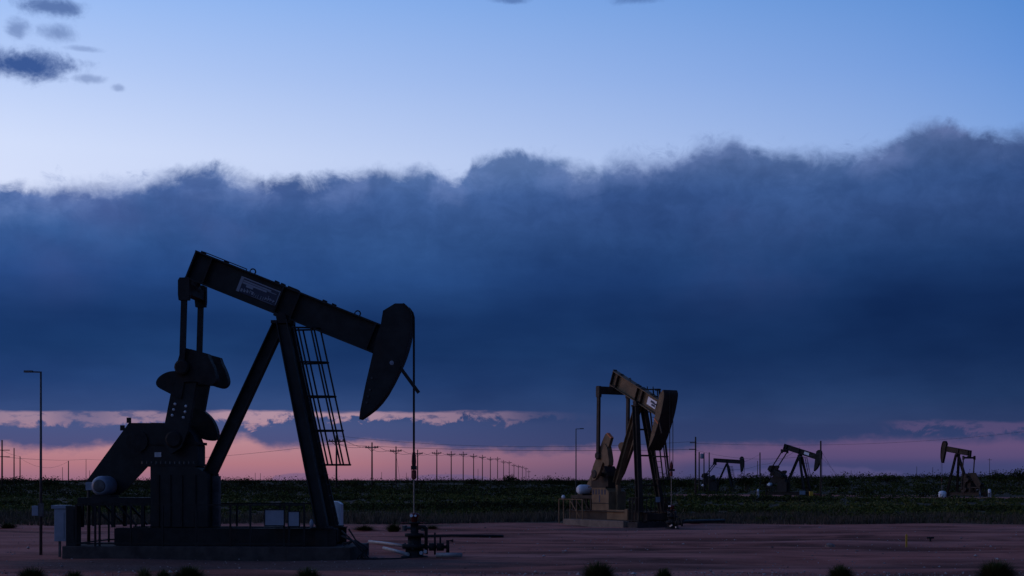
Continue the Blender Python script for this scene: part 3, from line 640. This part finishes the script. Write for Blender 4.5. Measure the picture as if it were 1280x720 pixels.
MB().box(.0, .02, -.15, .15, 1.45, 1.75).build('plate', M['paleblue'], c)
xt2 = None
wl2 = loc2(3.03, 0)
wellhead(wl2, A2, .85, 'dark red wellhead in front of the tan pumpjack')
c = tag(empty('lamp_globe', loc2(-5.85, -1.3, 0), A2, .85), 'small white round fitting on top of the tan guard rail', 'fitting')
MB().lathe((0, 0, 1.57), (0, 0, 1), [(0, .03), (.04, .1), (.12, .12), (.2, .08), (.23, .02)], 10).build('globe', M['white'], c, True)
ground_pipe([(at(846, 70), 70, .18), (at(858, 72), 72, .2), (at(905, 75), 75, .16)], .09, M['rubber'], 'black flowline lying on dirt near the dark red wellhead')

# ------------------------------------------------------------------ lamp posts, stake, debris
def lamp_post(loc, h, arm, label, box=True):
    r = tag(empty('lamp_post', loc), label, 'lamp post', 'thin lamp posts')
    MB().tube([(0, 0, -.2), (0, 0, h)], .05, 8, .03).build('pole', M['steel'], r, True)
    MB().bar((0, 0, h-.02), (arm, 0, h+.0), .04, .04).build('arm', M['steel'], r)
    MB().box(min(arm, arm*.5), max(arm, arm*.5), -.06, .06, h-.03, h+.03).build('lamp_head', M['steel'], r)
    if box:
        MB().box(-.25, -.06, -.08, .06, 1.22, 1.52).build('meter_box', M['paleblue'], r, False, .01); MB().box(-.06, .07, -.06, .06, 1.2, 1.6).build('bracket', M['steel'], r)
    return r
lamp_post((at(51, 43), 43, 0), 5.58, -.5, 'tall thin lamp post with a pale meter box, near the pumpjack motor')
lamp_post((at(720, 92), 92, 0), 5.62, .5, 'thin lamp post standing in scrub behind the tan pumpjack', False)
y = 50.0; c = tag(empty('marker_stake', (at(1133, y), y, 0)), 'yellow wooden marker stake standing alone in the dirt', 'stake')
mb = MB(); mb.prism([(-.03, -.1), (.03, -.1), (.035, .36), (-.0, .41), (-.03, .37)], -.02, .02); mb.build('stake', M['yellow'], c)
y = 52.5; c = tag(empty('pipe_stub', (at(1163, y), y, 0)), 'small dark T-shaped pipe stub poking out of the dirt', 'pipe')
mb = MB(); mb.tube([(0, 0, -.1), (0, 0, .17)], .035, 8); mb.tube([(-.13, 0, .17), (.13, 0, .17)], .035, 8); mb.build('fitting', M['blackrust'], c, True)
# stones
def stone(loc, rad, label, seed):
    r2 = random.Random(seed); import bmesh
    bm = bmesh.new(); bmesh.ops.create_icosphere(bm, subdivisions=2, radius=rad)
    for v in bm.verts: v.co *= r2.uniform(.82, 1.15); v.co.z *= .65
    me = bpy.data.meshes.new('stone'); bm.to_mesh(me); bm.free(); me.materials.append(M['rock']); o = bpy.data.objects.new('stone', me); COL.objects.link(o)
    o.location = loc; return tag(o, label, 'stone')
stone((at(1037, 48.5), 48.5, .04), .17, 'dark rounded stone lying on dirt short of the yellow stake', 1)

# ------------------------------------------------------------------ far yard objects by the distant pumpjacks
def tank(px, D, r0, h, m, label, stand=0.0):
    x = at(px, D); r = tag(empty('tank', (x, D, gz(x, D))), label, 'tank')
    if stand:
        mb = MB()
        for a in range(4): mb.box(r0*.6*(1 if a & 1 else -1)-.04, r0*.6*(1 if a & 1 else -1)+.04, r0*.6*(1 if a & 2 else -1)-.04, r0*.6*(1 if a & 2 else -1)+.04, -.2, stand)
        mb.build('stand', M['grey'], r)
    MB().lathe((0, 0, stand), (0, 0, 1), [(0, r0*.9), (.05, r0), (h*.75, r0), (h*.93, r0*.7), (h, r0*.2)], 16).build('shell', m, r, True); return r
tank(1178, 178, .48, .85, M['white'], 'white domed tank standing near the wellhead of the brown pumpjack', .1)
tank(1237, 190, .20, .55, M['white'], 'small white drum on legs beyond the brown pumpjack', .55)
tank(947.5, 165, .12, .25, M['white'], 'small white capped stand pipe in scrub between two distant pumpjacks', 1.0)
x = at(1225, 180); c = tag(empty('valve_post', (x, 180, 0)), 'grey upright pipe post beside the brown pumpjack', 'post')
mb = MB(); mb.tube([(0, 0, -.2), (0, 0, 1.35)], .12, 8); mb.tube([(0, 0, 1.2), (-.4, 0, 1.0)], .08, 8); mb.build('pipe', M['paleblue'], c, True)
x = at(1003, 180); c = tag(empty('sign', (x, 180, 0)), 'blue sign board in front of the dark pumpjack by the lone pole', 'sign')
MB().box(-.37, .37, -.02, .02, .45, .95).build('board', M['paleblue'], c)
mb = MB()
for s_ in (-.3, .3): mb.box(s_-.03, s_+.03, .021, .06, -.1, .9)
mb.each('post', M['wood'], c)
x = at(1014, 181); c = tag(empty('valve_box', (x, 181, 0)), 'yellow valve box beside the blue sign board at the dark pumpjack', 'box')
MB().box(-.22, .22, -.2, .2, .3, .85).build('box_body', M['yellow'], c, False, .02); MB().tube([(0, 0, -.1), (0, 0, .3)], .07, 8).build('stem', M['blackrust'], c)
x = at(1020, 183); c = tag(empty('pipe_riser', (x, 183, 0)), 'dull red pipe riser between yellow valve box and lone pole', 'pipe')
MB().tube([(-.4, 0, -.1), (-.4, 0, .5), (.4, 0, .5), (.4, 0, -.1)], .09, 8).build('pipe', M['red'], c, True)

# ------------------------------------------------------------------ utility poles and wires
def pole_proto():
    r = empty('utility_pole', (0, 0, 0))
    MB().tube([(0, 0, -1), (0, 0, 11)], .22, 8, .16).build('shaft', M['wood'], r, True)
    MB().box(-1.6, 1.6, -.28, -.10, 9.68, 9.92).build('crossarm', M['wood'], r)
    for sx_ in (-1, 1): MB().bar((0, -.24, 8.9), (sx_*.95, -.2, 9.72), .07, .09).build('brace', M['wood'], r)
    for x_ in (-1.4, -.75, .75, 1.4): MB().lathe((x_, -.14, 9.9), (0, 0, 1), [(0, .06), (.06, .12), (.26, .10), (.32, .02)], 8).build('insulator', M['steel'], r)
    return r
row_px = [420.5, 465, 495, 522, 546, 564, 579, 592, 603, 613, 622, 629.5, 636.5, 642.5, 648, 653, 657.5, 661]
row_D = [279, 329, 373, 420, 469, 518, 568, 619, 671, 719, 783, 834, 892, 950, 1003, 1076, 1130, 1191]
row_top = [544, 553, 558, 562, 562, 564, 564.5, 567, 568.5, 571, 571, 575, 576, 579.5, 581, 582, 584, 588]
words_ = ['behind the ladder cage of the large pumpjack', 'just past the ladder cage of the large pumpjack', 'second after the ladder cage', 'standing just behind the bridle cable of the large pumpjack', 'first past the bridle cable', 'second past the bridle cable', 'third past the bridle cable', 'fourth past the bridle cable', 'fifth past the bridle cable', 'sixth past the bridle cable', 'eighth from the end of the row', 'seventh from the end of the row', 'sixth from the end of the row', 'fifth from the end of the row', 'fourth from the end of the row', 'third from the end of the row', 'last but one of the row', 'smallest and last of the row']
proto = pole_proto(); heads = []
for i, (px, D, tp) in enumerate(zip(row_px, row_D, row_top)):
    o = proto if i == 0 else copy_tree(proto)
    x = at(px, D); z = EYE+(600-tp)*D/FPX-11
    o.location = (x, D, z); o.rotation_euler = (0, 0, R(-12)); tag(o, 'wooden utility pole with crossarm, '+words_[i], 'utility pole', 'utility poles receding to the horizon'); heads.append(Vector((x, D, z)))
def bare_pole(px, D, top, label, rad=.16, arms=(), group='scattered wooden poles'):
    x = at(px, D); h = EYE+(600-top)*D/FPX-gz(x, D); r = tag(empty('utility_pole', (x, D, gz(x, D))), label, 'utility pole', group)
    MB().tube([(0, 0, -1), (0, 0, h)], rad, 8, rad*.75).build('shaft', M['wood'], r, True)
    for z, a, b_ in arms: MB().box(a, b_, -rad-.12, -rad, h-z-.07, h-z+.07).build('crossarm', M['wood'], r)
    return r, Vector((x, D, gz(x, D)+h))
pL, tL = bare_pole(2.5, 280, 550, 'wooden pole with two crossarms at the edge of view past the lamp post', .19, ((2.0, -1.6, 1.6), (3.3, -1.6, 1.6)))
_, tA = bare_pole(17.5, 300, 560, 'plain wooden pole between the double crossarm pole and its shorter neighbour', .15)
_, tB = bare_pole(25, 360, 570.5, 'shorter plain wooden pole near the lamp post with the meter box', .16)
_, tC = bare_pole(85.5, 420, 576, 'plain wooden pole between the lamp post and the motor of large pumpjack', .18)
_, tD = bare_pole(107.5, 520, 574, 'faint slender pole just past the motor of the large pumpjack', .11)
_, tE = bare_pole(869.5, 215, 546, 'tall wooden pole with transformer brackets beside the smallest pumpjack', .15, ((.9, -.9, .1), (1.9, -1.0, .1)))
_, tF = bare_pole(874, 235, 565, 'short wooden pole carrying a grey transformer can', .13)
MB().lathe((.45, 0, tF.z-gz(tF.x, tF.y)-1.1), (0, 0, 1), [(0, .25), (.05, .28), (.75, .28), (.85, .12)], 12).build('transformer', M['paleblue'], _, True)
_, tG = bare_pole(880, 240, 566, 'short plain pole next to the transformer pole', .12)
_, tH = bare_pole(886.5, 245, 565.5, 'short plain pole closest to the motor of the smallest pumpjack', .12)
_, tI = bare_pole(950, 290, 565.5, 'plain wooden pole between the smallest pumpjack and its dark neighbour', .15)
_, tJ = bare_pole(947, 420, 576, 'thin far pole just beside the plain pole between two dark pumpjacks', .12)
_, tK = bare_pole(1026, 178, 551, 'tall lone wooden pole beside the horsehead of a dark pumpjack', .13)
for px, D, tp, lb in ((78, 700, 584, 'distant thin post on horizon before the motor of large pumpjack'), (112, 760, 588, 'tiny far post on horizon touching the belt guard'), (319, 800, 591, 'first of two tiny posts on the horizon between pumpjack legs'), (325.5, 800, 591.5, 'second of two tiny posts on the horizon between pumpjack legs'), (597.5, 900, 586, 'tiny distant post among the receding utility poles'), (1237, 600, 573, 'faint tall mast on horizon beyond the brown pumpjack'), (1146, 700, 583, 'faint short mast on horizon before the brown pumpjack'), (1166, 700, 584, 'faint short mast next to the brown pumpjack horsehead'), (1064, 800, 588, 'tiny post on horizon past the lone wooden pole'), (477, 900, 590, 'tiny post on horizon behind first utility poles'), (508, 900, 591, 'tiny post on horizon near the bridle cable')):
    bare_pole(px, D, tp, lb, .12 if D < 650 else .14, ((.6, -.9, .9),) if px in (1237,) else (), 'tiny masts on the horizon')
def wire(a, b_, sag, label, rad=.028):
    a, b_ = Vector(a), Vector(b_); pts = [a.lerp(b_, i/24)-Vector((0, 0, sag*4*(i/24)*(1-i/24))) for i in range(25)]
    return tag(MB().tube(pts, rad, 4).build('power_line', M['wire'], None), label, 'power line')
v3 = lambda p, z: Vector((p.x, p.y, p.z+z))
for k, (ox, lb) in enumerate(((-1.4, 'power line strung along the receding pole row on the outer insulators'), (1.4, 'power line strung along the receding pole row on the inner insulators'))):
    mb = MB()
    for i in range(len(heads)-1):
        a, b_ = heads[i]+Vector((ox, -.1, 10.15)), heads[i+1]+Vector((ox, -.1, 10.15))
        mb.tube([a.lerp(b_, t/10)-Vector((0, 0, .9*4*(t/10)*(1-t/10))) for t in range(11)], .04, 4)
    tag(mb.build('power_line', M['wire']), lb, 'power line')
pr = heads[0]
wire(v3(pr, 10.9), v3(tE, -.7), 1.4, 'upper wire crossing from the ladder cage pole to the transformer poles', .022)
wire(v3(pr, 9.2), v3(tE, -1.9), .6, 'lower wire crossing from the ladder cage pole to the transformer poles')
wire(v3(pr, 9.4), v3(tD, 0), 1.6, 'wire from ladder cage pole dipping toward the motor of the large pumpjack', .032)
wire(v3(tD, 0), v3(tL, -3.3), .5, 'level wire from faint slender pole to the double crossarm pole', .032)
wire(v3(tL, -2.0), v3(tB, 0), .2, 'wire from the double crossarm pole down to the shorter plain pole', .022)
wire(v3(tB, -.4), v3(tC, -.1), 2.2, 'slack wire hanging behind the lamp post with the meter box', .026)
wire(v3(tE, -2.0), v3(tK, -1.6), 1.0, 'wire between the transformer poles and the tall lone pole', .016)
wire(v3(tE, -1.0), (at(1300, 260), 260, 11.5), 1.2, 'high faint wire passing over the distant pumpjacks', .016)
wire(v3(tH, -2.2), v3(tI, -2.5), .9, 'sagging wire under the smallest pumpjack beam', .022)
wire(v3(tI, -2.4), v3(pj3.location, 6.6), .7, 'wire rising from the plain pole to the raised tail of dark pumpjack', .022)
wire(v3(tI, -.3), (at(915, 262), 262, 5.4), .5, 'short wire from the plain pole to the smallest pumpjack', .022)
for i, (dz, ex) in enumerate(((-1.2, 1058), (-2.0, 1068))):
    wire(v3(tK, dz), (at(ex, 190), 190, .6), .0, ('upper' if i == 0 else 'lower')+' guy wire slanting down from the tall lone pole', .014)
wire(heads[2]+Vector((0, -.2, 9)), heads[2]+Vector((1.8, -6, .5)), 0, 'slanting guy wire of the pole beside the bridle cable', .03)

# ------------------------------------------------------------------ vegetation
def leaf_mat(name, cols):
    m = bpy.data.materials.new(name); m.use_nodes = True; q = NG(m.node_tree); b = m.node_tree.nodes['Principled BSDF']
    a = m.node_tree.nodes.new('ShaderNodeAttribute'); a.attribute_name = 'tint'
    q.l.new(q.ramp(a.outputs['Fac'], [(i/(len(cols)-1), c+(1,)) for i, c in enumerate(cols)]), b.inputs['Base Color']); b.inputs['Roughness'].default_value = .85; b.inputs['Specular IOR Level'].default_value = .1
    return m
LEAF = leaf_mat('scrub_leaves', [(.011, .013, .004), (.034, .040, .009), (.075, .082, .018), (.12, .105, .038)])
DRY = leaf_mat('dry_grass_blades', [(.055, .040, .027), (.09, .064, .045), (.13, .095, .07), (.05, .048, .018)])
TUS = leaf_mat('tussock_blades', [(.024, .030, .009), (.045, .052, .015), (.085, .086, .03), (.15, .125, .06)])
def faces_mesh(name, verts, k, tint, m):
    """verts: (n*k,3) loose faces of k corners"""
    me = bpy.data.meshes.new(name); n = len(verts)//k
    me.vertices.add(n*k); me.vertices.foreach_set('co', verts.astype(np.float32).ravel())
    me.loops.add(n*k); me.loops.foreach_set('vertex_index', np.arange(n*k, dtype=np.int32))
    me.polygons.add(n); me.polygons.foreach_set('loop_start', np.arange(0, n*k, k, dtype=np.int32)); me.polygons.foreach_set('loop_total', np.full(n, k, dtype=np.int32))
    a = me.attributes.new('tint', 'FLOAT', 'FACE'); a.data.foreach_set('value', np.clip(tint, 0, 1).astype(np.float32))
    me.update(calc_edges=True); me.materials.append(m); o = bpy.data.objects.new(name, me); COL.objects.link(o); return o
def leaves(c, rad, hgt, n, size, tint):
    """leaf quads through the volumes of bushes: arrays of centres, radii, heights, counts, sizes, tints"""
    idx = np.repeat(np.arange(len(c)), n); N = len(idx)
    d = rng.normal(size=(N, 3)); d /= np.linalg.norm(d, axis=1)[:, None]; d[:, 2] = np.abs(d[:, 2])
    r_ = rng.uniform(.2, .98, N)**.6
    lob = 1+.20*np.sin(np.arctan2(d[:, 1], d[:, 0])*3+idx*1.7)+.10*np.sin(d[:, 2]*7+idx)
    p = c[idx]+np.stack([d[:, 0]*r_*lob*rad[idx], d[:, 1]*r_*lob*rad[idx], d[:, 2]*r_*lob*hgt[idx]+.02], -1)
    a = rng.normal(size=(N, 3)); a /= np.linalg.norm(a, axis=1)[:, None]; b = np.cross(a, rng.normal(size=(N, 3))); b /= np.linalg.norm(b, axis=1)[:, None]
    s_ = (size[idx]*rng.uniform(.6, 1.4, N))[:, None]
    v = np.stack([p-a*s_, p-b*s_*.5, p+a*s_, p+b*s_*.5], 1).reshape(-1, 3)
    return v, np.clip(tint[idx]+rng.normal(0, .06, N), 0, 1)
keep_out = [(36, 206, 28, 8), (59, 184, 19, 9), (31, 218, 20, 7), (PJ3[0], PJ3[1], 5, 3.5), (PJ4[0], PJ4[1], 5, 4), (x5, y5, 5, 5)]
def scatter(n, d0, d1, azm=.62):
    d = np.sqrt(rng.uniform(d0*d0, d1*d1, n)); a = rng.uniform(-azm, azm, n); x = d*np.sin(a); y = d*np.cos(a)
    ok = y+.03*x > 78+np.sin(x*.35)*2.2+np.sin(x*.13+1)*2.5
    for cx, cy, rx, ry in keep_out: ok &= ((x-cx)/rx)**2+((y-cy)/ry)**2 > 1
    return x[ok], y[ok]
clump = lambda x, y: .5+.28*np.sin(x*.11+np.sin(y*.07)*2)+.25*np.sin(y*.12+x*.03+1)
vs, ts = [], []
for n, d0, d1, h0, h1, cnt, lf, tb in ((3000, 78, 125, .12, .40, 60, .08, .05), (4200, 105, 205, .18, .55, 44, .12, .16), (5200, 190, 400, .35, 1.4, 50, .15, -.08), (6500, 380, 900, .4, 2.0, 34, .24, -.2)):
    x, y = scatter(n, d0, d1); k = clump(x, y)+.35*np.clip(np.sin(x*.19+np.sin(y*.05)*3)*np.sin(y*.083+2), 0, 1); kk = np.clip(k+.5*np.sin(x*.23+np.sin(y*.06)*2)*np.sin(y*.11+x*.02)+rng.normal(0, .2, len(x)), 0, 1.4); h = h0+(h1-h0)*kk**1.7
    rad = h*rng.uniform(1.0, 1.7, len(x))+.15
    v, t = leaves(np.stack([x, y, ground_z(x, y)-.03], -1), rad, h, np.full(len(x), cnt), np.full(len(x), lf), np.clip(.75*(1-k)-.1+tb+rng.uniform(0, .4, len(x)), 0, .95 if d0 < 150 else .58))
    vs.append(v); ts.append(t)
tag(faces_mesh('scrub', np.concatenate(vs), 4, np.concatenate(ts), LEAF), kind='stuff')
def blades(x, y, z, h, w, lean, tint, name, m):
    N = len(x); a = rng.uniform(0, 6.28, N); la = rng.uniform(0, 6.28, N)
    p = np.stack([x, y, z], -1); s_ = np.stack([np.cos(a), np.sin(a), np.zeros(N)], -1)*w[:, None]
    tp = p+np.stack([np.cos(la)*lean*h, np.sin(la)*lean*h, h], -1)
    return faces_mesh(name, np.stack([p-s_, p+s_, tp], 1).reshape(-1, 3), 3, tint, m)
n = 90000; x = rng.uniform(-45, 45, n); y = 75+np.abs(rng.normal(0, 8, n))+np.sin(x*.35)*2+np.sin(x*.13+1)*2.5-.03*x
dens_ = .5+.5*np.sin(x*.5+np.sin(y*.4)*2); ok = rng.uniform(0, 1, n) < .35+.65*dens_; x, y, dens_ = x[ok], y[ok], dens_[ok]
n2 = 5200; ex = rng.uniform(-13, 13, n2); ey = 30.6+np.abs(rng.normal(0, 1.3, n2)); ok = rng.uniform(0, 1, n2) < .12+np.clip(np.sin(ex*1.7+np.sin(ex*.6)*2), 0, 1)*.55
x = np.concatenate([x, ex[ok]]); y = np.concatenate([y, ey[ok]]); dens_ = np.concatenate([dens_[:len(dens_)], np.full(ok.sum(), .2)]); N = len(x)
tag(blades(x, y, np.full(N, -.02), rng.uniform(.16, .55, N)*(.6+.5*dens_)*np.where(y < 60, .5, 1), np.where(y < 60, .007, .026), .35, rng.uniform(0, 1, N), 'dry_grass', DRY), kind='stuff')
# tussocks and weeds that one can pick out
def tussock(px, D, rad, h, n, label, group, name='grass_tussock', m=None, cat='grass tussock', bias=0.0):
    xx = at(px, D); d = rng.normal(size=(n, 2)); d /= np.linalg.norm(d, axis=1)[:, None]; e = rng.uniform(0, 1, n)**.6*1.25
    out = np.sin(e); up = np.cos(e)
    base = d*(rng.uniform(0, .3, n)*rad)[:, None]; L = rng.uniform(.55, 1.06, n)
    tp = np.stack([base[:, 0]+d[:, 0]*out*L*rad, base[:, 1]+d[:, 1]*out*L*rad, up*L*h+.02], -1)
    mid = np.stack([base[:, 0]+d[:, 0]*out*L*rad*.45, base[:, 1]+d[:, 1]*out*L*rad*.45, up*L*h*.62+.06*h], -1)
    b0 = np.stack([base[:, 0], base[:, 1], np.full(n, -.03)], -1); s_ = np.stack([-d[:, 1], d[:, 0], np.zeros(n)], -1)*.008
    v = np.concatenate([np.stack([b0-s_, b0+s_, mid+s_*.8, mid-s_*.8], 1).reshape(-1, 3), np.stack([mid-s_*.8, mid+s_*.8, tp+s_*.15, tp-s_*.15], 1).reshape(-1, 3)])
    t = np.tile(rng.uniform(0, .75, n)+bias, 2)
    o = faces_mesh(name, v, 4, t, m or TUS); o.location = (xx, D, gz(xx, D)); return tag(o, label, cat, group)
G = 'grass tussocks along the near edge of the dirt'
for px, D, rad, h, n, lb, bi in ((748, 31, .50, .52, 2600, 'round green tussock in front, below the tan pumpjack', 0), (830, 31, .27, .38, 1200, 'small tussock next to the round one below the tan pumpjack', 0), (1051, 31, .40, .45, 2000, 'dark tussock in front, below the two distant dark pumpjacks', -.1), (1246, 31, .60, .56, 3000, 'widest tussock in front, below the brown pumpjack', -.05), (385, 31, .38, .40, 1600, 'green tussock in front of the large pumpjack front legs', .1), (236, 31, .50, .42, 2200, 'dark tussock in front of the concrete base', -.1), (180, 31, .25, .40, 900, 'pale dry tussock in front of the concrete base', .45), (205, 31.3, .28, .33, 900, 'low tussock between the pale dry one and the dark one', 0), (40, 31, .48, .40, 1600, 'low dark tussock near the foot of the lamp post with meter box', -.1), (92, 31.2, .35, .32, 1000, 'thin low tussock in front of the pale electrical cabinet', 0)):
    tussock(px, D, rad, h, n, lb, G, bias=bi)
G = 'weed clumps scattered on the dirt'
for px, D, rad, h, n, lb in ((492, 63, .62, .42, 700, 'dark rounded weed clump on dirt behind the wellhead'), (455, 64, .9, .30, 700, 'flat dark weed patch beside the white equipment box'), (540, 66, .5, .22, 400, 'small weed clump touching the black flowline'), (10, 68, .8, .3, 600, 'low weed clump on dirt beyond the lamp post with meter box'), (868, 74, .8, .35, 600, 'weed clump at the scrub edge past the dark red wellhead'), (1150, 77, 1.0, .4, 700, 'weed clump at the scrub edge above the yellow stake'), (960, 78, .8, .35, 600, 'weed clump at scrub edge below the plain pole')):
    tussock(px, D, rad, h, n, lb, G, 'weed_clump', LEAF, 'weeds')
# mesquite bushes on the skyline
def mesquite(px, D, h, rad, label):
    h *= 1.2
    xx = at(px, D); r = tag(empty('mesquite_bush', (xx, D, gz(xx, D))), label, 'bush', 'mesquite bushes on the skyline')
    mb = MB()
    for i in range(5):
        a = i*1.26+.3; mb.tube([(0, 0, -.1), (math.cos(a)*rad*.2, math.sin(a)*rad*.2, h*.35), (math.cos(a)*rad*.5, math.sin(a)*rad*.5, h*.7)], .07, 5, .02)
    mb.build('trunk', M['wood'], r)
    cs = np.array([(math.cos(i*1.1)*rad*.55*rng.uniform(.4, 1), math.sin(i*1.1)*rad*.55*rng.uniform(.4, 1), h*rng.uniform(.15, .5)) for i in range(9)])
    k = len(cs); v, t = leaves(cs, np.full(k, rad*.5), h*rng.uniform(.3, .5, k), np.full(k, 120), np.full(k, .17), rng.uniform(0, .5, k))
    f = faces_mesh('crown', v, 4, t, LEAF); f.parent = r
for px, D, h, rad, lb in ((934, 250, 3.6, 3.0, 'dark rounded mesquite just past the smallest pumpjack horsehead'), (958, 300, 3.0, 2.5, 'low mesquite behind the plain pole between pumpjacks'), (693, 330, 3.0, 3.6, 'broad mesquite on the skyline before the tan pumpjack'), (715, 340, 2.6, 2.6, 'smaller mesquite behind the lamp post in the scrub'), (637, 420, 2.6, 3, 'mesquite under the far end of the utility pole row'), (590, 380, 2.2, 2.6, 'low mesquite beneath the middle of the utility pole row'), (854, 300, 2.6, 3.0, 'mesquite behind the dark red wellhead rod'), (830, 320, 3.0, 3.0, 'mesquite seen through the ladder of the tan pumpjack'), (1050, 260, 3.0, 3.2, 'mesquite on skyline beside the tall lone pole'), (1010, 240, 3.1, 2.6, 'mesquite behind the horsehead of the dark pumpjack'), (1110, 330, 2.4, 3.4, 'flat mesquite on skyline between lone pole and brown pumpjack'), (1250, 300, 3.2, 3.4, 'broad mesquite on skyline beyond the brown pumpjack'), (1275, 290, 3.4, 2.8, 'mesquite at the edge of view past the brown pumpjack'), (15, 330, 2.8, 4.5, 'mesquite at the foot of the double crossarm pole'), (60, 320, 2.6, 4, 'wide low mesquite behind the lamp post with meter box'), (305, 360, 2.6, 4.5, 'low mesquite on skyline between the legs of the large pumpjack'), (440, 380, 2.3, 3.5, 'low mesquite on skyline under the ladder cage'), (895, 290, 2.4, 2.2, 'mesquite under the beam of the smallest pumpjack')):
    mesquite(px, D, h, rad, lb)
# gravel
n = 5200; y = np.concatenate([rng.uniform(31, 35.5, 2600), rng.uniform(34, 72, 2600)]); x = y*rng.uniform(-.42, .42, n); rr = rng.uniform(.010, .034, n)*np.where(rng.uniform(0, 1, n) < .04, 2.2, 1)
oct_ = np.array([(1, 0, 0), (0, 1, 0), (-1, 0, 0), (0, -1, 0), (0, 0, .7), (0, 0, -.5)]); tri = np.array([(0, 1, 4), (1, 2, 4), (2, 3, 4), (3, 0, 4), (1, 0, 5), (2, 1, 5), (3, 2, 5), (0, 3, 5)])
pv = oct_[None]*rr[:, None, None]*rng.uniform(.6, 1.3, (n, 6, 1)); pv = pv+np.stack([x, y, rr*.2+.005], -1)[:, None, :]
GR = leaf_mat('gravel_stones', [(.12, .08, .07), (.2, .15, .14), (.3, .24, .22), (.42, .38, .36)])
tag(faces_mesh('gravel', pv[:, tri.reshape(-1)].reshape(-1, 3), 3, np.repeat(rng.uniform(0, 1, n), 8), GR), kind='stuff')
